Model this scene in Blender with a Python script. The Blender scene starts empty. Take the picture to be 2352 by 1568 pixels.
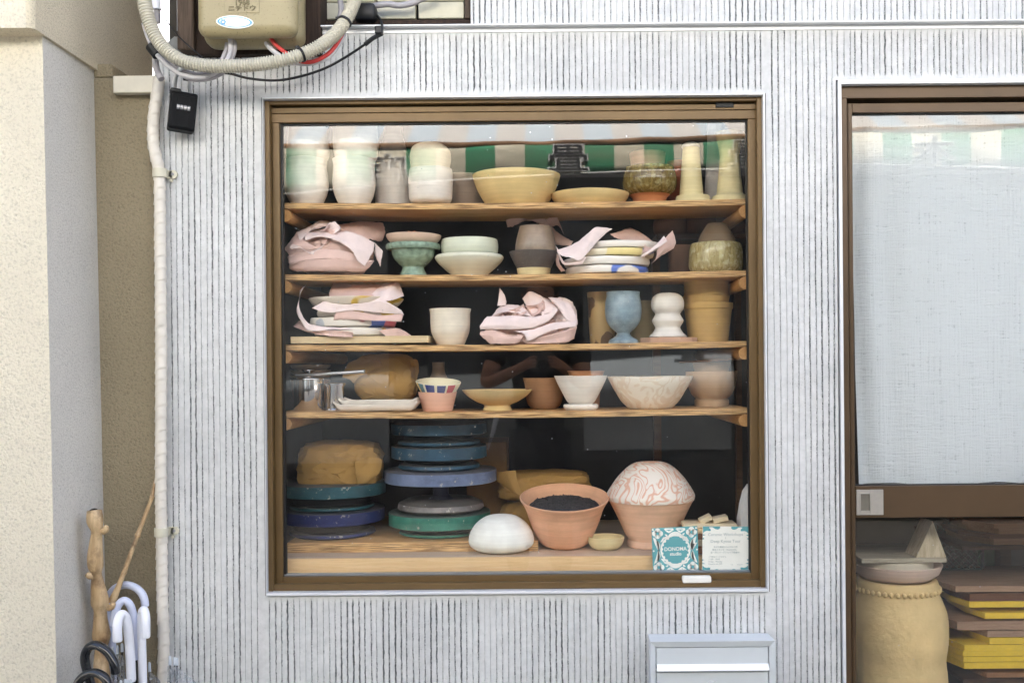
import bpy, bmesh, math, random
from mathutils import Vector, Matrix, noise
R = math.radians
random.seed(11)
SC = bpy.context.scene
COL = SC.collection

# ------------------------------------------------------------------ camera, sky, sun, exposure
U, D, CX, CY, TH, EYE = .0012, 2.8, 1245., 838., R(.48), 1.35   # metres per photo unit at the facade, camera distance
cam = bpy.data.cameras.new('camera')
cam_o = bpy.data.objects.new('camera', cam); COL.objects.link(cam_o)
cam_o.location = (0, -D, EYE)
cam_o.rotation_euler = (Matrix.Rotation(R(90), 3, 'X') @ Matrix.Rotation(-TH, 3, 'Z')).to_euler()
cam.sensor_width = 36; cam.lens = 36 * (D / U) / 2352
cam.shift_x = (1176 - CX) / 2352; cam.shift_y = (CY - 784) / 2352
cam.clip_start = .005; cam.clip_end = 500
SC.camera = cam_o

SUN_EL, SUN_AZ = 50., 12.          # the sun stands behind the shop; its front lies in open shade, the far side of the street is lit
w = bpy.data.worlds.new('World'); SC.world = w; w.use_nodes = True
nt = w.node_tree
sky = nt.nodes.new('ShaderNodeTexSky'); sky.sky_type = 'NISHITA'; sky.sun_disc = False
sky.sun_elevation = R(SUN_EL); sky.sun_rotation = R(SUN_AZ)
sky.air_density = .8; sky.dust_density = 7.0; sky.ozone_density = .3
bg = nt.nodes['Background']; bg.inputs['Strength'].default_value = .10
nt.links.new(sky.outputs[0], bg.inputs['Color'])
sl = bpy.data.lights.new('sun', 'SUN'); sl.energy = 5.0; sl.angle = R(.6); sl.color = (1, .96, .9)
so = bpy.data.objects.new('sun', sl); COL.objects.link(so)
sd = Vector((math.sin(R(SUN_AZ)) * math.cos(R(SUN_EL)), math.cos(R(SUN_AZ)) * math.cos(R(SUN_EL)), math.sin(R(SUN_EL))))
so.rotation_euler = (-sd).to_track_quat('-Z', 'Y').to_euler()
VS = SC.view_settings
VS.view_transform = 'Standard'; VS.look = 'None'; VS.gamma = 1; VS.exposure = 2.95
SC.cycles.use_denoising = True
SC.cycles.max_bounces = 10; SC.cycles.diffuse_bounces = 5; SC.cycles.transparent_max_bounces = 12
SC.cycles.sample_clamp_indirect = 6

# ------------------------------------------------------------------ helpers
def at(px, py, Y=0.):
    """world point on the plane Y that shows at photo position (px, py)"""
    dx, dy = px - CX, py - CY
    c, s = math.cos(TH), math.sin(TH)
    k = U * (D + Y) / D
    return Vector(((dx * c - dy * s) * k, Y, EYE - (dx * s + dy * c) * k))
def X(px, py, Y=0.): return at(px, py, Y).x
def Z(px, py, Y=0.): return at(px, py, Y).z
def S(Y): return U * (D + Y) / D
def C(h, k=1.):
    h = h.lstrip('#'); o = []
    for i in (0, 2, 4):
        v = int(h[i:i + 2], 16) / 255
        o.append((v / 12.92 if v <= .04045 else ((v + .055) / 1.055) ** 2.4) * k)
    return tuple(o)

def tag(o, label=None, cat=None, group=None, kind=None):
    if label: o['label'] = label
    if cat: o['category'] = cat
    if group: o['group'] = group
    if kind: o['kind'] = kind
    return o
def empty(name, loc, label=None, cat=None, group=None):
    o = bpy.data.objects.new(name, None); o.empty_display_size = .02
    COL.objects.link(o); o.location = loc
    return tag(o, label, cat, group)
def wloc(o):
    v = Vector((0, 0, 0))
    while o is not None: v = v + o.location; o = o.parent
    return v
def link(name, me, mat=None, parent=None, loc=None, smooth=None):
    """me holds world coordinates; the object's origin goes to loc"""
    o = bpy.data.objects.new(name, me); COL.objects.link(o)
    if mat is not None and not me.materials: me.materials.append(mat)
    base = wloc(parent) if parent is not None else Vector((0, 0, 0))
    if loc is None: loc = base if parent is not None else center_base(me)
    loc = Vector(loc)
    me.transform(Matrix.Translation(-loc))
    o.parent = parent; o.location = loc - base
    if smooth is not None: smooth_mesh(me, smooth)
    return o
def center_base(me):
    xs = [v.co for v in me.vertices]
    a = Vector((min(v.x for v in xs), min(v.y for v in xs), min(v.z for v in xs)))
    b = Vector((max(v.x for v in xs), max(v.y for v in xs), max(v.z for v in xs)))
    return Vector(((a.x + b.x) / 2, (a.y + b.y) / 2, a.z))
def smooth_mesh(me, ang=40):
    me.polygons.foreach_set('use_smooth', [True] * len(me.polygons))
    me.set_sharp_from_angle(angle=R(ang)); me.update()

class MB:
    """collects shapes into one mesh"""
    def __init__(self): self.v, self.f = [], []
    def add(self, v, f):
        n = len(self.v); self.v += [tuple(p) for p in v]; self.f += [tuple(i + n for i in q) for q in f]; return self
    def box(self, x0, x1, y0, y1, z0, z1, bev=0., rot=None, piv=None, seg=1):
        x0, x1 = min(x0, x1), max(x0, x1); y0, y1 = min(y0, y1), max(y0, y1); z0, z1 = min(z0, z1), max(z0, z1)
        bm = bmesh.new()
        bmesh.ops.create_cube(bm, size=1)
        c = Vector(((x0 + x1) / 2, (y0 + y1) / 2, (z0 + z1) / 2))
        for v in bm.verts: v.co = Vector((v.co.x * (x1 - x0), v.co.y * (y1 - y0), v.co.z * (z1 - z0)))
        if bev > 0: bmesh.ops.bevel(bm, geom=bm.edges[:], offset=min(bev, .49 * min(x1 - x0, y1 - y0, z1 - z0)), segments=seg, profile=.5, affect='EDGES')
        pv = Vector(piv) if piv is not None else c
        for v in bm.verts:
            p = v.co + c
            if rot is not None: p = rot @ (p - pv) + pv
            v.co = p
        bm.verts.index_update()
        self.add([v.co[:] for v in bm.verts], [[v.index for v in f.verts] for f in bm.faces]); bm.free(); return self
    def prism(self, pts, y0, y1):
        """polygon of (x, z) points extruded from y0 to y1"""
        n = len(pts)
        self.add([(x, y0, z) for x, z in pts] + [(x, y1, z) for x, z in pts],
                 [list(range(n))[::-1], list(range(n, 2 * n))] + [[i, (i + 1) % n, n + (i + 1) % n, n + i] for i in range(n)]); return self
    def slab(self, pts, z0, z1):
        """polygon of (x, y) points extruded from z0 to z1"""
        n = len(pts)
        self.add([(x, y, z0) for x, y in pts] + [(x, y, z1) for x, y in pts],
                 [list(range(n))[::-1], list(range(n, 2 * n))] + [[i, (i + 1) % n, n + (i + 1) % n, n + i] for i in range(n)]); return self
    def lathe(self, prof, c=(0, 0, 0), seg=48, fn=None, cap=True):
        rings = []; c = Vector(c)
        vs, fs = [], []
        for j, (r, z) in enumerate(prof):
            if r < 1e-6:
                rings.append([len(vs)]); vs.append(c + Vector((0, 0, z)))
            else:
                rings.append(list(range(len(vs), len(vs) + seg)))
                for i in range(seg):
                    a = 2 * math.pi * i / seg; p = Vector((r * math.cos(a), r * math.sin(a), z))
                    if fn: p = fn(p, a, j / max(1, len(prof) - 1))
                    vs.append(c + p)
        for a, b in zip(rings[:-1], rings[1:]):
            if len(a) == 1 and len(b) == 1: continue
            for i in range(seg):
                j = (i + 1) % seg
                if len(a) == 1: fs.append((a[0], b[j], b[i]))
                elif len(b) == 1: fs.append((a[i], a[j], b[0]))
                else: fs.append((a[i], a[j], b[j], b[i]))
        if cap:
            if len(rings[0]) > 1: fs.append(tuple(rings[0][::-1]))
            if len(rings[-1]) > 1: fs.append(tuple(rings[-1]))
        return self.add(vs, fs)
    def tube(self, pts, rad, seg=12, cap=True):
        """pts: list of Vectors, rad: number or list"""
        pts = [Vector(p) for p in pts]; n = len(pts); vs, fs = [], []
        if not hasattr(rad, '__len__'): rad = [rad] * n
        t0 = (pts[1] - pts[0]).normalized()
        nrm = t0.orthogonal().normalized()
        for i in range(n):
            t = (pts[min(i + 1, n - 1)] - pts[max(i - 1, 0)]).normalized()
            nrm = (nrm - t * nrm.dot(t)).normalized(); bn = t.cross(nrm)
            for k in range(seg):
                a = 2 * math.pi * k / seg
                vs.append(pts[i] + (nrm * math.cos(a) + bn * math.sin(a)) * rad[i])
        for i in range(n - 1):
            for k in range(seg):
                l = (k + 1) % seg
                fs.append((i * seg + k, i * seg + l, (i + 1) * seg + l, (i + 1) * seg + k))
        if cap: fs += [tuple(range(seg))[::-1], tuple(range((n - 1) * seg, n * seg))]
        return self.add(vs, fs)
    def mesh(self, name='m'):
        me = bpy.data.meshes.new(name); me.from_pydata(self.v, [], self.f); me.update(); return me
    def build(self, name, mat=None, parent=None, loc=None, smooth=None):
        return link(name, self.mesh(name), mat, parent, loc, smooth)

def cat_rom(pts, n=6, skip=True):
    pts = [Vector(p) for p in pts]; out = []; m = len(pts)
    for i in range(m - 1):
        p0, p1, p2, p3 = pts[max(i - 1, 0)], pts[i], pts[i + 1], pts[min(i + 2, m - 1)]
        if skip and (p1 - p2).length < 1e-9: continue
        for k in range(n):
            t = k / n
            out.append(.5 * ((2 * p1) + (p2 - p0) * t + (2 * p0 - 5 * p1 + 4 * p2 - p3) * t * t + (3 * p1 - p0 - 3 * p2 + p3) * t ** 3))
    out.append(pts[-1]); return out
def path(pp, Y, n=6):
    """smooth path through photo positions; entries (px, py) or (px, py, Y)"""
    return cat_rom([at(p[0], p[1], p[2] if len(p) > 2 else Y) for p in pp], n)
def text_mesh(s, size, align='CENTER', extr=.0002, sx=1., bold=0.):
    cu = bpy.data.curves.new('t', 'FONT'); cu.body = s; cu.size = size; cu.align_x = align; cu.align_y = 'CENTER'; cu.extrude = extr
    cu.offset = bold; cu.resolution_u = 3
    o = bpy.data.objects.new('t', cu); COL.objects.link(o)
    dg = bpy.context.evaluated_depsgraph_get()
    me = bpy.data.meshes.new_from_object(o.evaluated_get(dg))
    bpy.data.objects.remove(o); bpy.data.curves.remove(cu)
    me.materials.clear()
    me.transform(Matrix.Diagonal((sx, 1, 1, 1)))
    return me
def text_obj(name, s, size, p, mat, parent, sx=1., face=-1, rollz=0., align='CENTER', bold=0.):
    """writing standing upright at p, facing -Y (face=-1) or +Y (face=1)"""
    me = text_mesh(s, size, align, sx=sx, bold=bold)
    m = Matrix.Rotation(R(90), 4, 'X')
    if face > 0: m = Matrix.Rotation(math.pi, 4, 'Z') @ m
    if rollz: m = Matrix.Rotation(rollz, 4, 'Y') @ m
    me.transform(Matrix.Translation(Vector(p)) @ m)
    return link(name, me, mat, parent)

# ------------------------------------------------------------------ materials
MATS = {}
class NB:
    def __init__(self, name):
        self.m = bpy.data.materials.new(name); self.m.use_nodes = True
        self.t = self.m.node_tree; self.b = self.t.nodes['Principled BSDF']; self.out = self.t.nodes['Material Output']
        self.tc = self.t.nodes.new('ShaderNodeTexCoord')
    def n(self, typ, **kw):
        x = self.t.nodes.new('ShaderNode' + typ)
        for k, v in kw.items():
            if k in x.inputs: x.inputs[k].default_value = v
            else: setattr(x, k, v)
        return x
    def l(self, a, b): self.t.links.new(a, b)
    def co(self, scale=(1, 1, 1), kind='Object'):
        mp = self.n('Mapping'); mp.inputs['Scale'].default_value = scale
        self.l(self.tc.outputs[kind], mp.inputs['Vector']); return mp.outputs[0]
    def noise(self, scale, detail=4., co=None, rough=.55, dist=0.):
        x = self.n('TexNoise', Scale=scale, Detail=detail, Roughness=rough, Distortion=dist)
        self.l(co if co is not None else self.co(), x.inputs['Vector']); return x.outputs['Fac']
    def ramp(self, fac, stops, interp='LINEAR'):
        r = self.n('ValToRGB'); r.color_ramp.interpolation = interp
        e = r.color_ramp.elements
        while len(e) < len(stops): e.new(.5)
        for el, (p, c) in zip(e, stops):
            el.position = p; el.color = (c, c, c, 1) if not hasattr(c, '__len__') else (*c, 1)
        self.l(fac, r.inputs[0]); return r.outputs[0]
    def mix(self, fac, a, b, blend='MIX'):
        x = self.n('Mix', data_type='RGBA', blend_type=blend)
        for sock, v in ((x.inputs[0], fac), (x.inputs[6], a), (x.inputs[7], b)):
            if hasattr(v, 'is_linked') or hasattr(v, 'links'): self.l(v, sock)
            elif hasattr(v, '__len__'): sock.default_value = (*v, 1) if len(v) == 3 else v
            else: sock.default_value = v
        return x.outputs[2]
    def math(self, op, a, b=0., clamp=False):
        x = self.n('Math', operation=op, use_clamp=clamp)
        for s, v in ((x.inputs[0], a), (x.inputs[1], b)):
            if hasattr(v, 'links'): self.l(v, s)
            else: s.default_value = v
        return x.outputs[0]
    def bump(self, h, strength=.3, dist=.002):
        x = self.n('Bump', Strength=strength, Distance=dist); self.l(h, x.inputs['Height'])
        self.l(x.outputs[0], self.b.inputs['Normal']); return x
    def col(self, c):
        if hasattr(c, 'links'): self.l(c, self.b.inputs['Base Color'])
        else: self.b.inputs['Base Color'].default_value = (*c, 1)
    def set(self, **kw):
        for k, v in kw.items(): self.b.inputs[k.replace('_', ' ')].default_value = v
        return self
def dim(c, k): return tuple(min(1, x * k) for x in c)
def mat(name, c, rough=.6, var=.12, vs=25., bump=.15, bs=400., metal=0., spec=.4, throw=0., speck=None, dist=.001):
    """plain coloured surface with uneven tone and fine relief"""
    if name in MATS: return MATS[name]
    b = NB(name)
    f = b.ramp(b.noise(vs, 5), [(.3, 0.), (.7, 1.)])
    col = b.mix(f, dim(c, 1 - var), dim(c, 1 + var))
    if speck is not None:
        sp = b.ramp(b.noise(bs * 1.5, 2), [(.62, 0.), (.68, 1.)])
        col = b.mix(sp, col, speck)
    b.col(col)
    h = b.noise(bs, 3)
    if throw:
        tr = b.noise(1., 3, b.co((3, 3, 110)))
        h = b.math('ADD', b.math('MULTIPLY', h, .3), b.math('MULTIPLY', tr, throw))
        b.col(b.mix(b.ramp(tr, [(.35, 0.), (.75, .55)]), col, dim(c, .7)))
    if bump: b.bump(h, bump, dist)
    b.set(Roughness=rough, Metallic=metal); b.b.inputs['Specular IOR Level'].default_value = spec
    MATS[name] = b.m; return b.m
def clay(name, c, rough=.75, **k): return mat(name, c, rough, **{**dict(var=.1, vs=18, bump=.25, bs=500, throw=1.0, spec=.25), **k})
def glaze(name, c, rough=.25, **k): return mat(name, c, rough, **{**dict(var=.16, vs=30, bump=.1, bs=200, throw=.5, spec=.5), **k})
# ------------------------------------------------------------------ special materials
def m_groovewall():
    b = NB('ridged_wall_paint')
    at_ = b.n('Attribute'); at_.attribute_name = 'groove'
    base = b.mix(b.ramp(b.noise(3.5, 6), [(.3, 0.), (.7, 1.)]), C('#c4c5c6'), C('#d8d9d9'))
    fine = b.noise(60, 5)
    base = b.mix(b.ramp(fine, [(.35, 0.), (.75, .35)]), base, C('#9da0a0'))
    st = b.ramp(b.noise(1., 5, b.co((9, 9, 1.2)), rough=.65), [(.55, 0.), (.8, .3)])
    base = b.mix(st, base, C('#8a8d8c'))
    n1 = b.noise(420, 3, b.co((1, 1, .8)))
    n2 = b.noise(28, 4)
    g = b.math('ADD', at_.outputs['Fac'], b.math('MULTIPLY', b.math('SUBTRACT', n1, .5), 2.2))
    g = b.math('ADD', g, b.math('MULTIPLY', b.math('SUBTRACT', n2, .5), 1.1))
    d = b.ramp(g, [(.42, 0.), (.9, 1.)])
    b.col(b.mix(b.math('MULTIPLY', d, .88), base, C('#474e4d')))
    b.bump(b.math('ADD', b.math('MULTIPLY', n1, .5), b.noise(130, 4)), .35, .0015)
    b.set(Roughness=.62); b.b.inputs['Specular IOR Level'].default_value = .3
    return b.m
def m_stucco(name, c, dirt=0., sc=1.):
    b = NB(name)
    n = b.noise(140 * sc, 3, rough=.6, dist=.5); n2 = b.noise(260 * sc, 2)
    big = b.noise(2.2, 5)
    col = b.mix(b.ramp(big, [(.3, 0.), (.75, 1.)]), dim(c, .9), dim(c, 1.06))
    col = b.mix(b.ramp(n, [(.3, .6), (.5, 0.)]), col, dim(c, .6))
    if dirt:
        sp = b.ramp(b.noise(190 * sc, 3), [(.6, 0.), (.68, 1.)])
        col = b.mix(b.math('MULTIPLY', sp, dirt), col, C('#6b5c43'))
    b.col(col)
    b.bump(b.math('ADD', n, b.math('MULTIPLY', n2, .35)), 1.0, .006)
    b.set(Roughness=.9); b.b.inputs['Specular IOR Level'].default_value = .15
    return b.m
def m_wood(name, c, c2, grain=(2, 60, 60), scale=3., bump=.15, rough=.6):
    b = NB(name)
    n = b.noise(scale, 6, b.co(grain), rough=.6, dist=.8)
    n2 = b.noise(scale * 4, 3, b.co(grain))
    col = b.mix(b.ramp(n, [(.3, 0.), (.7, 1.)]), c, c2)
    col = b.mix(b.ramp(n2, [(.55, 0.), (.8, .45)]), col, dim(c2, .6))
    b.col(col); b.bump(n2, bump, .001); b.set(Roughness=rough)
    b.b.inputs['Specular IOR Level'].default_value = .3
    return b.m
def m_ply(name):
    """plywood board: pale faces; the cut edge shows thin dark-flecked layers"""
    b = NB(name)
    geo = b.n('NewGeometry'); sep = b.n('SeparateXYZ'); b.l(geo.outputs['Normal'], sep.inputs[0])
    face = b.math('GREATER_THAN', b.math('ABSOLUTE', sep.outputs[2]), .5)
    n = b.noise(3., 6, b.co((2, 30, 30)), dist=.7)
    top = b.mix(b.ramp(n, [(.3, 0.), (.7, 1.)]), C('#d3a873'), C('#c08f58'))
    lay = b.noise(1., 4, b.co((14, 14, 620)), dist=.4)
    fl = b.noise(1., 4, b.co((11, 11, 520)))
    edge = b.mix(b.ramp(lay, [(.35, 0.), (.65, 1.)]), C('#e6c08a'), C('#c99a60'))
    edge = b.mix(b.ramp(fl, [(.46, 0.), (.57, .85)]), edge, C('#5f4023'))
    b.col(b.mix(face, edge, top)); b.set(Roughness=.6)
    b.bump(fl, .2, .0006); b.b.inputs['Specular IOR Level'].default_value = .3
    return b.m
def m_glass(name, dust=.022, F0=.075):
    b = NB(name); t = b.t; t.nodes.remove(b.b)
    tr = b.n('BsdfTransparent'); tr.inputs['Color'].default_value = (.97, .98, .975, 1)
    gl = b.n('BsdfGlossy', Roughness=0.); gl.inputs['Color'].default_value = (1, 1, 1, 1)
    ge = b.n('NewGeometry'); dt_ = b.n('VectorMath', operation='DOT_PRODUCT'); b.l(ge.outputs['Normal'], dt_.inputs[0]); b.l(ge.outputs['Incoming'], dt_.inputs[1])
    f5 = b.math('POWER', b.math('SUBTRACT', 1., b.math('ABSOLUTE', dt_.outputs['Value'])), 5.)      # Schlick, same from both sides
    fr = b.math('ADD', b.math('MULTIPLY', f5, .9), F0)
    mx = b.n('MixShader'); b.l(fr, mx.inputs[0]); b.l(tr.outputs[0], mx.inputs[1]); b.l(gl.outputs[0], mx.inputs[2])
    df = b.n('BsdfDiffuse'); df.inputs['Color'].default_value = (.75, .75, .75, 1)
    v = b.n('TexVoronoi', Scale=30.); b.l(b.co(), v.inputs['Vector'])
    spk = b.ramp(v.outputs['Distance'], [(.035, .9), (.05, 0.)])
    gate = b.ramp(b.noise(9, 3), [(.46, 0.), (.5, 1.)])
    sm = b.ramp(b.noise(5, 5, rough=.65), [(.35, 0.), (.8, dust)])
    f = b.math('ADD', b.math('MULTIPLY', spk, gate), sm, clamp=True)
    m2 = b.n('MixShader'); b.l(f, m2.inputs[0]); b.l(mx.outputs[0], m2.inputs[1]); b.l(df.outputs[0], m2.inputs[2])
    b.l(m2.outputs[0], b.out.inputs['Surface'])
    return b.m
def m_curtain():
    b = NB('white_gauze')
    n1 = b.noise(1., 4, b.co((160, 160, 5)), rough=.7); n2 = b.noise(1., 5, b.co((14, 14, 150)), rough=.7, dist=.6)
    w = b.math('ADD', n1, b.math('MULTIPLY', n2, 1.3))
    b.col(b.mix(b.ramp(w, [(.8, 0.), (1.5, 1.)]), C('#adb3b6'), C('#d8dcde')))
    b.bump(w, .9, .004); b.set(Roughness=.95); b.b.inputs['Specular IOR Level'].default_value = .05
    return b.m
def m_steel():
    b = NB('polished_steel'); b.col((.75, .75, .76))
    b.bump(b.noise(1., 2, b.co((40, 40, 8))), .06, .001)
    b.set(Metallic=1., Roughness=.12); return b.m
def m_film():
    b = NB('clear_film'); t = b.t; t.nodes.remove(b.b)
    tr = b.n('BsdfTransparent'); tr.inputs['Color'].default_value = (.86, .89, .92, 1)
    gl = b.n('BsdfGlossy', Roughness=.18); df = b.n('BsdfDiffuse'); df.inputs['Color'].default_value = (.72, .75, .78, 1)
    n = b.noise(70, 4, dist=1.)
    a = b.n('MixShader'); b.l(b.ramp(n, [(.35, .12), (.7, .6)]), a.inputs[0]); b.l(tr.outputs[0], a.inputs[1]); b.l(df.outputs[0], a.inputs[2])
    m2 = b.n('MixShader'); m2.inputs[0].default_value = .14; b.l(a.outputs[0], m2.inputs[1]); b.l(gl.outputs[0], m2.inputs[2])
    b.l(m2.outputs[0], b.out.inputs['Surface']); return b.m
def m_bronze(name='bronze_aluminium', c=C('#695333'), rough=.42):
    b = NB(name)
    n = b.noise(1., 3, b.co((300, 300, 12)))
    st = b.ramp(b.noise(7, 5), [(.3, 0.), (.75, 1.)])
    b.col(b.mix(st, dim(c, .86), dim(c, 1.12)))
    b.bump(n, .06, .0005); b.set(Metallic=.25, Roughness=rough); return b.m
def m_swirl(name, c1, c2, sc=9., dist=3., bands=1.):
    b = NB(name)
    n = b.noise(sc, 2, dist=dist)
    wv = b.math('FRACT', b.math('MULTIPLY', n, 7. * bands))
    b.col(b.mix(b.ramp(wv, [(.3, 0.), (.42, 1.), (.62, 1.), (.75, 0.)]), c1, c2))
    b.bump(b.noise(400, 3), .15, .001); b.set(Roughness=.7); b.b.inputs['Specular IOR Level'].default_value = .25
    return b.m
def m_drip(name, c1, c2, c3):
    b = NB(name)
    n = b.noise(1., 5, b.co((75, 75, 22)), dist=1.2); n2 = b.noise(70, 4)
    col = b.mix(b.ramp(n, [(.34, 0.), (.62, 1.)]), c1, c2)
    col = b.mix(b.ramp(n2, [(.5, 0.), (.7, .7)]), col, c3)
    b.col(col); b.bump(n, .3, .0015); b.set(Roughness=.2); return b.m
def m_patch(name, c, patches, sc=14.):
    """pale clay with brushed patches of colour"""
    b = NB(name); col = c
    for i, (cc, lo) in enumerate(patches):
        mp = b.n('Mapping'); mp.inputs['Location'].default_value = (i * 3.7, i * 1.9, i * 5.1)
        b.l(b.tc.outputs['Object'], mp.inputs['Vector'])
        f = b.ramp(b.noise(sc, 1.5, mp.outputs[0]), [(lo, 0.), (lo + .02, .95)])
        col = b.mix(f, col, cc)
    b.col(col); b.bump(b.noise(200, 3), .15, .001); b.set(Roughness=.4); return b.m
def m_paper(name, c):
    b = NB(name)
    b.col(b.mix(b.ramp(b.noise(30, 4), [(.3, 0.), (.7, 1.)]), dim(c, .93), dim(c, 1.05)))
    b.bump(b.noise(55, 4, dist=.6), .25, .003); b.set(Roughness=.8); b.b.inputs['Specular IOR Level'].default_value = .2
    b.b.inputs['Subsurface Weight'].default_value = 0.
    return b.m

WALL = m_groovewall(); BRONZE = m_bronze(); BRONZE_D = m_bronze('dark_bronze', C('#4c3a26'), .5)
GLASS = m_glass('window_glass'); PLY = m_ply('plywood_edge')
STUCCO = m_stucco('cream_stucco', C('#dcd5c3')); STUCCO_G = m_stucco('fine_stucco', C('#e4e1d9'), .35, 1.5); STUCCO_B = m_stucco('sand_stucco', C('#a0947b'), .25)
STUCCO_S = m_stucco('sandy_stucco', C('#dcd2bb'), .55, 1.4)
ALU = mat('white_aluminium', C('#dfe1e4'), .35, .05, 8, .03, 300, .2)
BLACK = mat('black_rubber', C('#161719'), .5, .2, 40)
PLASTIC_W = mat('white_plastic', C('#e6e8f0'), .3, .03, 10, .02)
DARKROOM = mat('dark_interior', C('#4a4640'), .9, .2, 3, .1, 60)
BEECH = m_wood('beech_plank', C('#e8c797'), C('#d8b07c'), (3, 60, 60), 2.5, .12)
DARKWOOD = m_wood('weathered_dark_wood', C('#43342a'), C('#241b16'), (40, 40, 2), 3., .5, .8)
GREYWOOD = m_wood('grey_weathered_wood', C('#6b5c50'), C('#3f352d'), (40, 40, 2), 3., .5, .85)

# ------------------------------------------------------------------ ground
GZ = 0.
g = MB(); g.box(-40, 40, -40, 40, -.3, GZ)
asphalt = mat('asphalt', C('#8a8780'), .9, .15, 3, .5, 250, speck=C('#6a6863'))
tag(g.build('street', asphalt, None, (0, 0, GZ)), kind='structure')

# ------------------------------------------------------------------ the shop front
shop = empty('pottery_shop', (0, .06, 0), 'white ridged plaster shopfront with bronze framed window and sliding door', 'shop')
WX0, WX1 = X(604, 300), X(1756, 300)          # window opening
WZ1, WZ0 = Z(700, 225), Z(700, 1365)
DX0, DX1 = X(1924, 300), 2.45                  # door opening
DZ1, DZ0 = Z(1950, 186), .06
XL, XR = X(371, 800), 3.4
ZT = Z(760, 70)                                # the flashing line
ZT2 = 2.62; HS = 8.0
RX0, RX1 = X(741, 30), X(1081, 30)            # meter recess above the flashing

def grooved(panels, name, parent):
    V, F, A = [], [], []
    pitch = .01645
    for (x0, x1, z0, z1, ft, fb) in panels:
        rows = max(2, int((z1 - z0) / .005)); zs = [z0 + (z1 - z0) * i / rows for i in range(rows + 1)]
        k0 = math.ceil((x0 + .006) / pitch); k1 = math.floor((x1 - .006) / pitch)
        gs = list(range(k0, k1 + 1)); base = len(V); nc = 2 + 4 * len(gs)
        for z in zs:
            e = 1.
            if ft: e = min(e, max(0., (z1 - .006 - z) / .02 + .15))
            if fb: e = min(e, max(0., (z - z0 - .006) / .012))
            e = min(1., e)
            V.append((x0, 0, z)); A.append(0.)
            for k in gs:
                s = noise.noise((k * 3.71, z * 3.2, 1.)) * .6 + noise.noise((k * 9.13, z * .5, 7.)) * .9 + noise.noise((k * .23, z * 1.1, 17.)) * .6 + .45
                s = max(.05, min(1., .42 + s * .55)) * e
                hf = noise.noise((k * 5.3, z * 95., 3.))
                wv = .0009 + .0020 * s + .0014 * hf * s
                xc = (k + .16 * noise.noise((k * 2.37, 0, 31.))) * pitch + .0016 * noise.noise((k * 1.7, z * 2.5, 0)) + .0011 * noise.noise((k * 7.7, z * 70., 5.)) * (.3 + s)
                dp = .0045 * (.35 + .65 * s) * e
                V += [(xc - wv, 0, z), (xc - wv * .4, dp, z), (xc + wv * .4, dp, z), (xc + wv, 0, z)]
                A += [.08 * e, s, s, .08 * e]
            V.append((x1, 0, z)); A.append(0.)
        for r in range(rows):
            for c in range(nc - 1):
                a = base + r * nc + c; F.append((a, a + 1, a + nc + 1, a + nc))
    me = bpy.data.meshes.new(name); me.from_pydata(V, [], F); me.update()
    at_ = me.attributes.new('groove', 'FLOAT', 'POINT'); at_.data.foreach_set('value', A)
    return link(name, me, WALL, parent)
E = .012   # plain band round the openings
XC = X(424, 100); ZC = Z(400, 122)
grooved([(XL, XC, .0, ZC, 0, 0), (XC, WX0 - .004, .0, ZT, 0, 0), (WX0 - .004, WX1 + .004, WZ1 + .002, ZT, 1, 1), (WX0 - .004, WX1 + .004, 0., WZ0 - .002, 1, 0),
         (WX1 + .004, DX0 - .004, 0., ZT, 0, 0), (DX0 - .004, XR, DZ1 + .002, ZT, 1, 1),
         (RX1, XR, ZT, ZT2, 0, 1)], 'wall', shop)
core = MB()
for x0, x1, z0, z1 in ((XL, XC, 0, ZC), (XC, WX0, 0, ZT), (WX0, WX1, WZ1, ZT), (WX0, WX1, 0, WZ0), (WX1, DX0, 0, ZT), (DX0, XR, DZ1, ZT), (RX1, XR, ZT, ZT2)):
    core.box(x0 + .0005, x1 - .0005, .007, .13, z0, z1 - .0005)
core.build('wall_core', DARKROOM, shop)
plain = mat('plain_wall_paint', C('#b5b6b5'), .7, .06, 4, .2, 200)
MB().box(XL - .02, 9., .0, .13, ZT2 + .001, HS).box(XR + .001, 9., .0, .13, .0, ZT2).build('unseen_upper_wall', plain, shop)  # unseen wall, raised and lengthened to keep the sun off the street
MB().box(XL - .3, 9.1, -.04, 4.3, HS, HS + .12).build('roof', mat('roof_metal', C('#6a6d70'), .5, .1, 3), shop)
rm = MB(); rm.box(XL - .02, XL + .03, .135, 4., 0, HS - .01); rm.box(XR - .05, XR, .135, 4., 0, HS - .01); rm.box(XL, XR, 1.9, 2.0, 0, HS - .02)
rm.box(XL + .03, XR - .05, .14, 1.9, 2.62, 2.7); rm.box(XL + .03, XR - .05, .14, 1.9, .0, .05)
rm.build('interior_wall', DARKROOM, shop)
# flashing
fl = MB(); z = Z(760, 65)
fl.box(X(738, 66), XR, -.026, .004, z - .004, z, .0012); fl.box(X(738, 66), XR, -.004, .0055, z - .016, z - .0045)
fl.build('flashing', ALU, shop)
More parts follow.
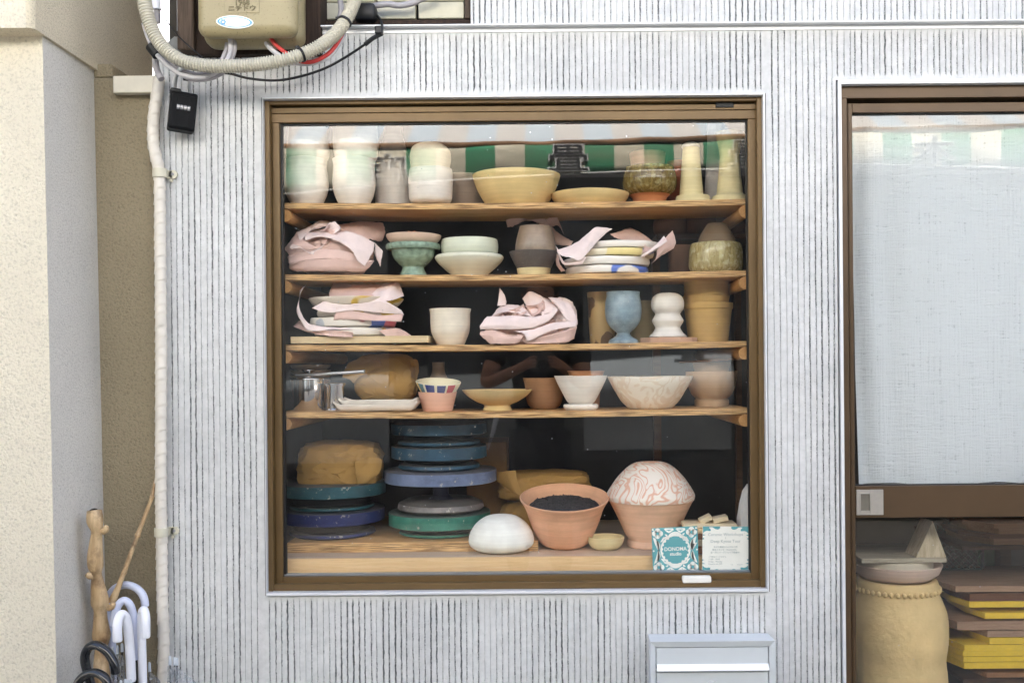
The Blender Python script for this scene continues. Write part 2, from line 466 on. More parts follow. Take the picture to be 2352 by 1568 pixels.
# meter recess: blocks, beams
rz = Z(900, 45)
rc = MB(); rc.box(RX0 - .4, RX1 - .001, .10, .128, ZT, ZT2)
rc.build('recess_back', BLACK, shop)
blk = mat('pale_block', C('#cfcbb6'), .8, .12, 12, .3, 150)
for a, b_, z0, z1 in ((745, 954, 44, 6), (961, 1066, 44, 6), (745, 860, 3, -60), (866, 1066, 3, -60)):
    MB().box(X(a, 30, .06), X(b_, 30, .06), .06, .099, Z(850, z0, .06), min(ZT2 - .01, Z(850, z1, .06)), .002).build('block', blk, shop)
MB().box(RX0 - .02, RX1 - .002, .03, .098, Z(900, 63, .03), Z(900, 46, .03), .002).build('beam', DARKWOOD, shop)
MB().box(X(1068, 20, .03), RX1 - .003, .028, .097, Z(900, 44, .03), ZT2 - .002, .002).build('post', GREYWOOD, shop)
# timber backing behind the meter
MB().box(X(458, 60), X(741, 60), -.028, .07, Z(600, 132), ZT2 + .3, .002).build('backing_board', DARKWOOD, shop)
MB().box(X(421, 60), X(457.5, 60), -.05, .06, Z(440, 128), ZT2 + .3, .004).build('corner_post', GREYWOOD, shop)
MB().box(X(409, 40, -.02), X(420, 40, -.02), -.03, .05, Z(415, 80), ZT2 + .3, .001).build('edge_strip', mat('old_white_metal', C('#c9ccd2'), .5, .2, 20), shop)
mo = MB(); mo.prism([(XL, ZC + .0004), (XC - .0004, ZC + .0004), (XC - .0004, Z(424, 86)), (X(400, 90), Z(402, 84)), (X(385, 100), Z(385, 97)), (X(373, 110), Z(374, 114))], .001, .12)
mo.build('mortar_corner', mat('grey_mortar', C('#8f918f'), .95, .2, 40, .9, 120), shop)

# ------------------------------------------------------------------ window (frame > sashes, glass, handle)
def yb(*a): return a
fz = [Z(700, v, .015) for v in (232, 241, 248, 261)]
fr = MB()
jl0, jl1 = X(608, 300, .01), X(619, 300, .01); jr0, jr1 = X(1739, 300, .01), X(1750, 300, .01)
top = Z(700, 231, .01); bot = Z(700, 1357, .01)
fr.box(jl0, jl1, .010, .12, bot, top, .0012); fr.box(jr0, jr1, .010, .12, bot, top, .0012)
fr.box(jl1 + .0002, jr0 - .0002, .012, .12, Z(700, 240, .012), top, .0012)
fr.box(jl1 + .0002, jr0 - .0002, .030, .12, Z(700, 260, .03), Z(700, 247, .03), .001)
fr.box(jl1 + .0002, jr0 - .0002, .060, .12, Z(700, 247, .03) + .0002, Z(700, 240, .012) - .0002)
fr.box(jl1 + .0002, jr0 - .0002, .014, .12, bot + .0002, Z(660, 1341, .014), .0015)
window = fr.build('window', BRONZE, shop)
def part(name, m, mt=BRONZE, par=None, smooth=None): return m.build(name, mt, par, None, smooth)
s0, s1 = X(625, 300, .035), X(642, 300, .035); s2, s3 = X(1717, 300, .035), X(1738, 300, .035)
st0, st1 = Z(700, 261.5, .035), Z(700, 282, .035); sb1, sb0 = Z(660, 1324, .035), Z(660, 1339, .035)
part('sash_stile', MB().box(s0, s1, .034, .07, sb0, st1 - .0002, .0012), BRONZE, window)
part('sash_stile', MB().box(s2, s3, .034, .07, sb0, st1 - .0002, .0012), BRONZE, window)
part('sash_rail', MB().box(s0 - .002, s3, .033, .07, st1, st0, .0012), BRONZE, window)
part('sash_rail', MB().box(s1 + .0002, s2 - .0002, .033, .07, sb0, sb1, .0012), BRONZE, window)
gk = MB(); g0, g1 = s1 + .0003, s2 - .0003
gk.box(g0, X(648, 300, .04), .042, .06, sb1, st1); gk.box(X(1714, 300, .04), g1, .042, .06, sb1, st1)
gk.box(g0, g1, .043, .061, Z(700, 287, .04), st1 - .0003)
part('gasket', gk, BLACK, window)
part('glazing_bead', MB().box(g0 + .001, g1 - .001, .0415, .062, sb1 + .0003, Z(660, 1318.5, .04), .0005), mat('grey_aluminium', C('#8f959c'), .35, .08, 30, .05, 300, .6), window)
gp = MB(); gp.box(g0 + .002, g1 - .002, .0495, .0500, sb1 + .002, st1 - .002)
# the pane is a single sheet: one face is enough for the thin-glass shader
me = bpy.data.meshes.new('glass_pane'); a0, a1, b0, b1 = g0 + .002, g1 - .002, sb1 + .002, st1 - .002
me.from_pydata([(a0, .05, b0), (a1, .05, b0), (a1, .05, b1), (a0, .05, b1)], [], [(0, 1, 2, 3)])
link('glass_pane', me, GLASS, window)
t_ = MB(); tw = .0035
t_.box(WX0, jl0 - .0004, -.010, .05, WZ0, WZ1, .0008); t_.box(jr1 + .0004, WX1, -.010, .05, WZ0, WZ1, .0008)
t_.box(jl0, jr1, -.010, .05, top + .0004, WZ1, .0008); t_.box(jl0, jr1, -.012, .05, WZ0, bot - .0004, .0008)
part('trim', t_, ALU, window)
part('latch', MB().box(X(1644, 240, .028), X(1685, 240, .028), .0265, .035, Z(1660, 247, .028), Z(1660, 235, .028), .001), BLACK, window)
hx, hz = X(1600, 1329, .02), Z(1600, 1329, .02)
part('handle', MB().box(hx - .040, hx + .040, .010, .033, hz - .0095, hz + .0085, .0042, seg=3), clay('white_handle_clay', C('#eae7df'), .5), window, 60)

# ------------------------------------------------------------------ sliding door (frame > stile, rails, glass, lock)
df = MB()
dz = Z(1950, 198, .01); dj = X(1928.5, 300, .012)
df.box(dj, DX1, .012, .12, Z(1950, 226, .012), dz, .0012)
df.box(dj, X(1946, 300, .012), .0125, .12, .07, Z(1950, 226, .012) - .0003, .0012)
df.box(dj, DX1, .07, .12, Z(1950, 238, .02), Z(1950, 226, .012) - .0005)
df.box(DX1 - .03, DX1, .013, .12, .07, Z(1950, 240, .02))
df.box(dj, DX1, .0, .12, .02, .0695)
door = df.build('door', m_bronze('brown_aluminium', C('#574430')), shop)
BR2 = door.data.materials[0]
p0, p1 = X(1946.5, 300, .03), X(1957.5, 300, .03)
dst = MB(); dst.box(p0, p1, .030, .066, .09, Z(1955, 237.5, .03), .0012); dst.box(p0 + .004, p0 + .0062, .0285, .0305, .1, Z(1955, 240, .03))
part('stile', dst, BR2, door)
rt1, rt0 = Z(1960, 237.5, .03), Z(1960, 259, .03)
part('rail', MB().box(p1 + .0002, DX1 - .031, .031, .066, rt0, rt1, .0012), BR2, door)
mr1, mr0 = Z(1975, 1116, .03), Z(1975, 1189, .03)
part('rail', MB().box(p1 + .0002, DX1 - .031, .030, .066, mr0, mr1, .0015), BR2, door)
part('rail', MB().box(p1 + .0002, DX1 - .031, .031, .066, .09, .19, .0015), BR2, door)
dg = MB(); dg.box(p1 + .0004, DX1 - .032, .040, .058, Z(1960, 263, .04), rt0 - .0002); dg.box(p1 + .0004, DX1 - .032, .040, .058, mr1 + .0002, Z(1975, 1113, .04))
dg.box(p1 + .0004, DX1 - .032, .040, .058, Z(1975, 1191, .04), mr0 - .0002); dg.box(p1 + .0003, p1 + .003, .041, .057, mr1 + .004, Z(1960, 263, .04) - .0002); dg.box(p1 + .0003, p1 + .003, .041, .057, .2, Z(1975, 1191, .04) - .0003)
part('gasket', dg, BLACK, door)
for z0, z1 in ((mr1 + .001, rt0 - .001), (.18, mr0 - .001)):
    me = bpy.data.meshes.new('glass_pane'); me.from_pydata([(p1 + .001, .05, z0), (DX1 - .033, .05, z0), (DX1 - .033, .05, z1), (p1 + .001, .05, z1)], [], [(0, 1, 2, 3)])
    link('glass_pane', me, GLASS, door)
dt = MB(); dt.box(DX0, dj - .0005, -.010, .03, .0, DZ1, .0008); dt.box(dj, DX1 + .03, -.010, .03, dz + .0005, DZ1, .0008); dt.box(DX1 + .0005, DX1 + .04, -.01, .03, 0, dz)
part('trim', dt, ALU, door)
lk = MB(); l0, l1, lz1, lz0 = X(1967, 1150, .026), X(2029, 1150, .026), Z(2000, 1124, .026), Z(2000, 1182, .026)
rx0, rx1, rz1, rz0 = X(1976, 1150, .026), X(1999, 1150, .026), Z(2000, 1133, .026), Z(2000, 1173, .026)
lk.box(l0, rx0, .0255, .0295, lz0, lz1, .0006); lk.box(rx1, l1, .0255, .0295, lz0, lz1, .0006)
lk.box(rx0 + .0001, rx1 - .0001, .0257, .0295, rz1, lz1 - .0003); lk.box(rx0 + .0001, rx1 - .0001, .0257, .0295, lz0 + .0003, rz0)
lk.box(rx0 + .001, rx1 - .001, .0285, .0297, rz0 + .001, rz1 - .001); 
lk.box(rx0 - .0015, rx0 + .001, .0235, .0285, rz0 - .0015, rz1 + .0015, .0006); lk.box(rx1 - .001, rx1 + .0015, .0235, .0285, rz0 - .0015, rz1 + .0015, .0006)
lk.box(rx0 + .001, rx1 - .001, .0237, .0285, rz1 - .001, rz1 + .0015, .0006); lk.box(rx0 + .001, rx1 - .001, .0237, .0285, rz0 - .0015, rz0 + .001, .0006)
lk.box(rx1 + .003, l1 - .0005, .0248, .0256, (lz0 + lz1) / 2 - .003, (lz0 + lz1) / 2 - .0022)
lp_ = part('lock_plate', lk, mat('satin_metal', C('#b9b4ac'), .38, .06, 60, .05, 300, .5), door)

part('pull_shade', MB().box(rx0 + .0015, rx1 - .0015, .0272, .0284, rz0 + .0015, rz1 - .0015), mat('shadowy_metal', C('#6f6a60'), .5), door)  # added dark sheet paints the shade inside the pull
# ------------------------------------------------------------------ neighbouring stucco house on the left
house = empty('stucco_house', (-1.6, -.1, 0), 'cream stucco house corner with overhanging upper wall at the far left', 'house')
yf = -.27
q1 = at(97, 90, yf); q0 = at(130, 1568, yf)
slope = (q0.x - q1.x) / (q1.z - q0.z)
def hx_(z): return q1.x + slope * (q1.z - z)
zs_ = Z(97, 84, yf)          # underside of the upper wall at the pillar face
def quad_wall(name, corners, mt, n=(1, 1)):
    me = bpy.data.meshes.new(name); me.from_pydata([tuple(c) for c in corners], [], [(0, 1, 2, 3)]); return link(name, me, mt, house)
pl = MB()
pl.add([(-4, yf, 0), (hx_(0), yf, 0), (hx_(zs_), yf, zs_ + .02), (-4, yf, zs_ + .02)], [(0, 1, 2, 3)])
part('pillar_front', pl, STUCCO, house)
pr = MB(); pr.add([(hx_(0), yf, 0), (hx_(0), .6, 0), (hx_(zs_), .6, zs_ + .02), (hx_(zs_), yf, zs_ + .02)], [(0, 1, 2, 3)])
part('pillar_side', pr, STUCCO_G, house)
uy = -.335; ux = X(76, 30, uy); r_ = .018; uz = Z(76, 64, uy)
us = MB()
us.add([(-4, uy, uz), (ux - r_, uy, uz), (ux - r_, uy, 7.6), (-4, uy, 7.6)], [(0, 1, 2, 3)])
part('upper_front', us, STUCCO, house)
uv = MB(); arc = [(ux - r_ + r_ * math.sin(a), uy + r_ - r_ * math.cos(a)) for a in [i * math.pi / 12 for i in range(7)]]
ue = .376
pts = arc + [(ux, ue)]
uv.add([(x, y, uz) for x, y in pts] + [(x, y, 7.6) for x, y in pts], [(i, i + 1, len(pts) + i + 1, len(pts) + i) for i in range(len(pts) - 1)])
part('upper_side', uv, STUCCO_S, house, 60)
sf = MB(); sf.add([(-4, uy, uz)] + [(x, y, uz) for x, y in arc] + [(ux, ue, uz), (-4, ue, uz)], [tuple(range(len(arc) + 3))[::-1]])
part('soffit', sf, STUCCO_S, house)
rw = MB(); rp = .02
pzt = Z(300, 178, rp)
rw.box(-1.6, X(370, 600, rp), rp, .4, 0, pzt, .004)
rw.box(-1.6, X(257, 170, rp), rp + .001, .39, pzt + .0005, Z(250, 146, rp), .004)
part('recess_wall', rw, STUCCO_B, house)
MB().box(-4, ux - .001, ue - .002, ue + .05, uz, 7.6).build('rear_wall', STUCCO_S, house)
cr = MB(); cr.box(X(259, 195, -.01), X(372, 195, -.01), -.010, .018, Z(310, 213, -.01), Z(310, 174, -.01), .002)
tag(cr.build('flashing_strip', mat('cream_sheet_metal', C('#d6d0bf'), .5, .06, 25, .08, 200)), 'cream metal flashing strip bridging the gap between the two houses', 'flashing')

# ------------------------------------------------------------------ across the street: tatami shop seen in the reflections
GY = .05
def mir(px, py, Yv): 
    p = at(px, py, Yv); return Vector((p.x, 2 * GY - p.y, p.z))
opp = empty('awning_shop', (0, -6, 0), 'pale house across the street, mirrored in the window glass', 'house')
YV = 4.7; yw = -5.75
OW = mat('white_render', C('#e4e4e4'), .85, .08, 2, .3, 100)
ow = MB(); ow.box(-9, 9, yw - .3, yw, 2.95, 5.1); ow.box(-9, 9, -10, yw - .3, 0, 5.09)
part('wall', ow, OW, opp)
part('roof', MB().box(-9.2, 9.2, -10.2, yw + .35, 5.1, 5.22), mat('roof_tile', C('#50545a'), .6, .15, 5, .5, 30), opp)
zvb = (mir(1245, 402, YV)).z; zvt = mir(1245, 332, YV).z
pan = mat('grey_shutter', C('#8a9094'), .6, .08, 4, .2, 40)
drk = mat('dark_doorway', C('#54585a'), .9, .2, 4)
def opan(px0, px1, py0, py1, mt, name):
    Yv = 2 * GY - yw
    a, c = at(px0, py0, Yv), at(px1, py1, Yv)
    part(name, MB().box(a.x, c.x, yw - .01, yw + .03, max(.02, c.z), a.z), mt, opp)
part('shopfront', MB().box(-9, 9, yw - .29, yw - .05, .0, 2.95), drk, opp)
opan(300, 895, 560, 1062, pan, 'shutter'); opan(1338, 1680, 540, 1030, pan, 'shutter')
lowp = mat('dark_plinth', C('#232323'), .9, .2, 4); opan(200, 1700, 1066, 1500, lowp, 'plinth'); opan(1765, 2700, 820, 1500, lowp, 'plinth')
opan(905, 985, 540, 1062, lowp, 'post'); opan(1690, 1755, 540, 1062, lowp, 'post')
aw = empty('striped_awning', (0, -4.9, 2.9), 'green and cream striped awning with black lettering, mirrored in the glass', 'awning')
b = NB('awning_stripes'); sep = b.n('SeparateXYZ'); b.l(b.tc.outputs['Object'], sep.inputs[0])
x0s = mir(1206, 366, YV).x; per = mir(1342.5, 366, YV).x - x0s
f = b.math('FRACT', b.math('DIVIDE', b.math('SUBTRACT', sep.outputs[0], x0s - 20 * per), per))
dirt = b.ramp(b.noise(1., 5, b.co((1.5, 1, 9)), rough=.6), [(.35, 0.), (.7, .6)])
colr = b.mix(b.math('LESS_THAN', f, .5), C('#c9c1ad'), C('#147a56'))
b.col(b.mix(dirt, colr, C('#5b5a44'))); b.set(Roughness=.8)
AWN = b.m
def tab(T, px):
    for (a, va), (b_, vb) in zip(T[:-1], T[1:]):
        if px <= b_: return va + (vb - va) * (max(px, a) - a) / (b_ - a)
    return T[-1][1]
HEM = [(200, 470), (690, 443), (900, 422), (1137, 406), (1300, 399), (1500, 391), (1700, 385), (1958, 376), (2352, 384), (2900, 392)]
TOPL = [(200, 345), (650, 338), (1300, 331), (1700, 316), (2000, 300), (2352, 292), (2900, 285)]
yv = 2 * GY - YV
aw.location = (0, 0, 0)
def az(T, x, dpx=0.):
    px = CX + x / S(YV); return mir(px, tab(T, px) + dpx, YV).z
def strip(name, fn, rows, mt, nx=90):
    V, F = [], []
    for j in range(rows + 1):
        for i in range(nx + 1): V.append(fn(-7 + 14 * i / nx, j / rows))
    for j in range(rows):
        for i in range(nx): a = j * (nx + 1) + i; F.append((a, a + 1, a + nx + 2, a + nx + 1))
    me = bpy.data.meshes.new(name); me.from_pydata(V, [], F); o = link(name, me, mt, aw); smooth_mesh(me, 60)
    so_ = o.modifiers.new('thick', 'SOLIDIFY'); so_.thickness = .004
    return o
strip('valance', lambda x, v: (x, yv + .02 * math.sin(v * 3.1) + .014 * math.sin(x * 3.1 + v * 2), az(HEM, x) * (1 - v) + az(TOPL, x) * v), 5, AWN)
b = NB('awning_top'); sep = b.n('SeparateXYZ'); b.l(b.tc.outputs['Object'], sep.inputs[0])
f = b.math('FRACT', b.math('DIVIDE', b.math('SUBTRACT', sep.outputs[0], x0s - 20 * per), per))
b.col(b.mix(b.math('LESS_THAN', f, .5), C('#c3bfba'), C('#b9c4cc'))); b.set(Roughness=.7)
strip('awning_top', lambda x, v: (x, yv + (yw + .02 - yv) * v, az(TOPL, x) + .004 + .62 * v + .01 * math.sin(x * 4) * v * (1 - v)), 4, b.m)
hem = MB(); hem.tube([(-7 + i * .2, yv + .003 + .014 * math.sin((-7 + i * .2) * 3.1), az(HEM, -7 + i * .2) - .005) for i in range(71)], .007, 8)
part('hem', hem, mat('grey_hem', C('#a9aaa8'), .7), aw)
rust = MB(); rust.tube([(-7 + i * .2, yv + .004, az(TOPL, -7 + i * .2) + .004 + .006 * math.sin(i * 2.3)) for i in range(71)], .02, 8)
part('rail', rust, mat('rusty_pipe', C('#7d5e44'), .8, .5, 6), aw)
ink = mat('black_print', C('#15171a'), .8); inkw = mat('white_print', C('#a8a8a6'), .8)
for chx, chy, ch in ((895, 394, '店'), (1305, 370, '畳'), (1716, 360, '畳'), (2140, 352, '木')):
    p = mir(chx, chy, YV); 
    text_obj('letter_outline', ch, .215, (p.x, yv + .052, p.z), inkw, aw, 1.45, 1, 0, 'CENTER', .0085)
    text_obj('letter', ch, .215, (p.x, yv + .056, p.z), ink, aw, 1.45, 1, 0, 'CENTER', .001)
# ------------------------------------------------------------------ shelves behind the glass
SY0, SY1 = .088, .34
SH = []          # (z at middle, sag)
SHELF_MID = [(1180, 466), (1180, 630), (1180, 791), (1180, 946)]
XS0, XS1 = X(640, 600, SY0), X(1719, 600, SY0); XM = (XS0 + XS1) / 2; XH = (XS1 - XS0) / 2
for px, py in SHELF_MID: SH.append(Z(px, py, SY0))
SAG = [.006, .006, .005, .006]
def zsh(i, x): return SH[i] + SAG[i] * ((x - XM) / XH) ** 2 if i < 4 else TZ if i == 4 else PZ
TZ = Z(900, 1279, .09)          # table top under the window
PT = .024
PZ = TZ + .0285                 # plywood platform on the table
DOWEL = m_wood('pine_dowel', C('#cf9f66'), C('#b98650'), (60, 3, 60), 3., .1)
for i in range(4):
    t = empty('wooden_shelf', (XM, SY0, SH[i]), ['plywood shelf, topmost of four in the window', 'plywood shelf second from the top in the window', 'plywood shelf third from the top, under the blue goblet', 'lowest plywood shelf, under the steel canisters'][i], 'shelf', 'shelves in the window')
    n = 24; th = .0165; V, F = [], []
    for k in range(n + 1):
        x = XS0 + (XS1 - XS0) * k / n; z = zsh(i, x)
        V += [(x, SY0, z - th), (x, SY1, z - th), (x, SY1, z), (x, SY0, z)]
    for k in range(n):
        a = k * 4
        for q in range(4): r = (q + 1) % 4; F.append((a + q, a + 4 + q, a + 4 + r, a + r))
    F += [(0, 1, 2, 3), (n * 4 + 3, n * 4 + 2, n * 4 + 1, n * 4)]
    me = bpy.data.meshes.new('board'); me.from_pydata(V, [], F); link('board', me, PLY, t)
    for sx, px in ((1, 654), (-1, 1712)):
        xx = X(px, SHELF_MID[i][1], SY0); zz = zsh(i, xx) - th - .0185
        part('dowel', MB().tube([(xx, SY0 + .004 + k * .12, zz) for k in range(8)], .018, 16), DOWEL, t, 60)
# table top, front plank, platform
tb = MB(); tb.box(XS0 - .01, XS1 + .01, .088, .75, TZ - .03, TZ, .0015)
tt = empty('window_table', (XM, .4, TZ - .8), 'pale wooden table along the bottom of the window', 'table')
part('table_top', tb, m_wood('table_wood', C('#cdb7a0'), C('#b9a189'), (3, 50, 50), 2.5, .08), tt)
part('front_plank', MB().box(XS0 - .01, XS1 + .005, .076, .0875, Z(900, 1319, .08), TZ - .0005, .0012), BEECH, tt)
for lx in (XS0 + .05, XS1 - .05):
    for ly in (.13, .7): part('leg', MB().box(lx - .025, lx + .025, ly - .025, ly + .025, .05, TZ - .031), BEECH, tt)
pf = MB(); pf.box(XS0 - .005, X(1236, 1260, .17), .168, .7, TZ + .0002, PZ, .001)
tag(pf.build('plywood_platform', PLY), 'thick plywood platform on the table under the wheel stacks', 'platform')

# ------------------------------------------------------------------ thrown pots
def prof_world(prof, z0, ztop, s, smooth=True):
    hm = prof[-1][1]
    P = [(r * s, z0 + (ztop - z0) * (h / hm)) for r, h in prof]
    if smooth: return [(p.x, p.y) for p in cat_rom([Vector((r, z, 0)) for r, z in P], 4)]
    return P
def pot(name, label, cat, cx, ytop, Y, prof, mt, shelf=0, z0=None, open_=True, th=.0045, seg=56, wob=0., tilt=None, parent=None, group=None, depth=.92, yb=None, smooth=True, wfreq=3., seed=0):
    """turned vessel: prof = (radius, height) in photo units; the rim shows at ytop"""
    s = S(Y); x = X(cx, ytop if yb is None else yb, Y)
    if z0 is None: z0 = zsh(shelf, x) + .0003
    zt = Z(cx, ytop, Y)
    out = prof_world(prof, z0, zt, s, smooth)
    out = [(max(r, 1e-4), z - z0) for r, z in out]
    H = out[-1][1]
    pr = [(0, out[0][1])] + out
    if open_:
        rr, zz = out[-1]
        inn = []
        for r, z in reversed(out[:-1]):
            if z < H * (1 - depth): break
            inn.append((max(r - th, .001), min(z, H - .0005)))
        pr += [(rr - th * .25, zz + th * .18), (rr - th * .75, zz + th * .18)] + [(max(rr - th, .001), zz - .0008)] + inn
        zl = inn[-1][1] if inn else H * .5
        pr += [(0, max(zl - .0005, th * .6))]
    else:
        pr += [(0, out[-1][1])]
    fn = None
    if wob:
        def fn(p, a, j):
            q = Vector((math.cos(a) * wfreq * .4 + seed * 3.3, math.sin(a) * wfreq * .4, p.z * 18 + seed))
            d = noise.noise(q) + .5 * noise.noise(q * 2.3)
            k = 1 + wob * d
            return Vector((p.x * k, p.y * k, p.z * (1 + wob * .8 * noise.noise((math.cos(a) * 1.2 + seed, math.sin(a) * 1.2, 3.)) * min(1, p.z / max(H, .001)))))
    m = MB(); m.lathe(pr, (0, 0, 0), seg, fn)
    me = m.mesh(name); me.materials.append(mt)
    o = bpy.data.objects.new(name, me); COL.objects.link(o); o.location = (x, Y, z0)
    if tilt: o.rotation_euler = (R(tilt[0]), R(tilt[1]), 0)
    smooth_mesh(me, 50)
    if parent is not None: o.location = Vector(o.location) - wloc(parent); o.parent = parent
    else: tag(o, label, cat, group)
    o['top'] = zt
    return o
def top(o): return o['top']
def clean(o):
    if 'top' in o.keys(): del o['top']
W1 = clay('white_bisque', C('#e9e2d8')); W2 = clay('cream_bisque', C('#e7dcc9')); WG = clay('white_green_glaze', C('#e3e1cd'), .35)
YEL = clay('yellow_clay', C('#d9bf86')); YELP = clay('pale_yellow_clay', C('#dfd0a0')); TERRA = clay('terracotta', C('#ecb794')); TERRAP = clay('pale_terracotta', C('#efc5a7'))
PEACH = clay('peach_clay', C('#dcae97')); TAN = clay('tan_clay', C('#b99a78')); BROWN = clay('brown_clay', C('#8d6a4e')); TANY = clay('ochre_clay', C('#c6a468')); GREYB = clay('grey_brown_clay', C('#9a8a7c'))
HAND = clay('pinched_white_clay', C('#e6ddd2'), bump=.7, bs=60, dist=.003)
POTS = []
def P(*a, **k): o = pot(*a, **k); POTS.append(o); return o

# --- top shelf
cupA = [(30, 0), (33, 4), (44, 22), (50, 44), (48, 66), (45, 82), (47, 96)]
a = P('bisque_cup', 'lower white cup of the stack nearest the left frame, top shelf', 'cup', 704, 368, .18, cupA, W1, 0)
P('bisque_cup', 'upper white cup of the stack nearest the left frame, top shelf', 'cup', 706, 294, .18, [(34, 0), (46, 14), (49, 30), (47, 50), (44, 68), (45, 90)], W1, z0=top(a) - .012, tilt=(0, 1.5))
a = P('bisque_cup', 'lower white cup of the second stack from the left, top shelf', 'cup', 813, 367, .18, [(30, 0), (33, 4), (44, 24), (49, 46), (48, 66), (47, 82), (49, 96)], W1, 0)
P('bisque_cup', 'upper wide white cup of the second stack from the left, top shelf', 'cup', 818, 291, .18, [(34, 0), (46, 8), (50, 25), (52, 50), (51, 70), (51, 92)], W1, z0=top(a) - .010, tilt=(0, -1.5))
P('bottle_vase', 'pale bottle vase with narrow neck behind the white cups', 'vase', 903, 262, .285, [(42, 0), (42, 60), (41, 90), (36, 118), (26, 150), (21, 170), (21, 195), (23, 212)], clay('grey_white_clay', C('#e0d9d2')), 0)
a = P('pinched_cup', 'lumpy hand-pinched white cup, lower of a pair, top shelf', 'cup', 989, 390, .17, [(25, 0), (26, 4), (40, 7), (48, 16), (50, 40), (51, 60), (50, 76)], HAND, 0, wob=.05, seed=2)
P('pinched_cup', 'tilted hand-pinched cream cup on top of a lumpy white cup', 'cup', 985, 326, .17, [(42, 0), (46, 14), (47, 32), (43, 50), (32, 60), (18, 66), (4, 68)], clay('pinched_cream_clay', C('#e0d3bd'), bump=.5, bs=60), z0=top(a) - .004, wob=.07, seed=5, tilt=(3, 5), open_=False)
P('grey_bowl', 'grey brown bowl half hidden behind the wide yellow bowl', 'bowl', 1066, 405, .29, [(34, 0), (44, 20), (47, 45), (47, 60)], GREYB, 0)
P('wide_bowl', 'wide shallow yellow bowl in the middle of the top shelf', 'bowl', 1186, 404, .205, [(62, 0), (66, 3), (78, 18), (90, 38), (98, 56), (101, 66)], YEL, 0)
P('flat_plate', 'flat yellow plate between wide bowl and olive bowl, top shelf', 'plate', 1355, 447, .2, [(70, 0), (78, 6), (87, 14), (90, 20)], YEL, 0, depth=.4)
OLV = m_drip('olive_glaze', C('#86723a'), C('#5c481e'), C('#aca173'))
bowl = empty('glazed_bowl', (X(1492, 460, .2), .2, SH[0]), 'olive brown glazed tea bowl with bare clay foot, top shelf', 'bowl')
o = pot('foot', None, None, 1492, 449, .2, [(38, 0), (37, 4), (40, 10), (47, 13)], clay('orange_foot_clay', C('#b8764a')), 0, open_=False, parent=bowl); zf = o['top']; clean(o)
o = pot('body', None, None, 1492, 386, .2, [(46, 0), (54, 6), (60, 16), (62, 32), (60, 50), (57, 60), (56, 66)], OLV, z0=zf + .0005, parent=bowl); clean(o)
P('peach_cup', 'flared peach cup standing behind the olive glazed bowl', 'cup', 1487, 353, .285, [(30, 0), (33, 40), (37, 80), (42, 112)], PEACH, 0)
P('brick_pot', 'brick red pot behind the pale cone, top shelf', 'pot', 1556, 372, .3, [(24, 0), (26, 50), (24, 92)], clay('brick_clay', C('#a5593c')), 0)
cone = empty('clay_cone', (X(1591, 460, .19), .19, SH[0]), 'tall pale yellow cone on a disc foot with white tip', 'pottery form')
o = pot('disc_foot', None, None, 1591, 451, .19, [(38, 0), (40, 3), (38, 8)], YELP, 0, open_=False, parent=cone); zf = o['top']; clean(o)
o = pot('shaft', None, None, 1588, 340, .19, [(27, 0), (26, 20), (23, 60), (20, 100), (19, 120)], YELP, z0=zf + .0003, open_=False, parent=cone, yb=450); zf = o['top']; clean(o)
o = pot('tip', None, None, 1587, 327, .19, [(20, 0), (20.5, 4), (17, 10), (9, 14), (2, 14.5)], W1, z0=zf + .0003, open_=False, parent=cone, yb=445); clean(o)
P('waisted_vase', 'tall cream vase with narrow waist at the right of the top shelf', 'vase', 1675, 305, .19, [(42, 0), (43, 6), (41, 16), (31, 22), (29, 34), (26, 60), (23, 92), (23, 110), (28, 135), (32, 154)], YELP, 0)
P('tall_vase', 'slim grey white vase behind the waisted cream vase', 'vase', 1642, 262, .3, [(26, 0), (24, 60), (19, 130), (18, 190), (22, 215)], clay('grey_white_clay', C('#e0d9d2')), 0)

# --- second shelf
gb = empty('footed_bowl', (X(949, 628, .19), .19, SH[1]), 'celadon green footed bowl with scalloped rim, second shelf', 'bowl')
CEL = glaze('celadon', C('#8ba28e'), .18, var=.35, vs=60)
def scal(p, a, j): return Vector((p.x * (1 + .018 * math.cos(a * 30)), p.y * (1 + .018 * math.cos(a * 30)), p.z))
o = pot('body', None, None, 949, 572, .19, [(33, 0), (32, 4), (27, 14), (25, 21), (32, 26), (44, 38), (49, 50), (50, 58)], CEL, 1, parent=gb, wob=.008); zf = o['top']; clean(o)
s = S(.19); m = MB(); xx = X(949, 570, .19)
m.lathe([(46 * s, 0), (59 * s, .001), (61.5 * s, .006), (61.5 * s, .015), (59 * s, .0185), (50 * s, .018)], (xx, .19, zf - .004), 120, scal)
part('scalloped_rim', m, CEL, gb, 50); ztop = zf + .0145
a = P('lid_dish', 'pale pink dish laid as a lid on the green footed bowl', 'dish', 950, 541, .19, [(50, 0), (56, 5), (61, 12), (63, 19)], clay('pink_bisque', C('#dfc3ae')), z0=ztop + .001, tilt=(0, .8), depth=.7)
kn = MB(); kx = X(946, 533, .19)
for d in (-.009, .009): kn.tube([(kx + d, .185, ztop + .006), (kx + d * .9, .185, Z(946, 538, .19)), (kx + d * .6, .185, Z(946, 532, .19))], [.011, .010, .005], 12)
tag(kn.build('clay_nugget', clay('orange_knob_clay', C('#b7754a')), smooth=60), 'small orange clay nugget lying in the pink dish', 'clay piece')
a = P('shallow_bowl', 'wide pale celadon bowl on a foot ring, second shelf', 'bowl', 1078, 587, .2, [(39, 0), (40, 5), (54, 16), (70, 30), (78, 40), (78, 45), (75, 48)], WG, 1)
P('white_dish', 'white green straight-sided dish stacked in a wide pale bowl', 'dish', 1079, 551, .2, [(58, 0), (63, 5), (66, 18), (65, 30), (63, 37)], clay('green_white_glaze', C('#dbdec8'), .3), z0=top(a) - .003, wob=.02, seed=3)
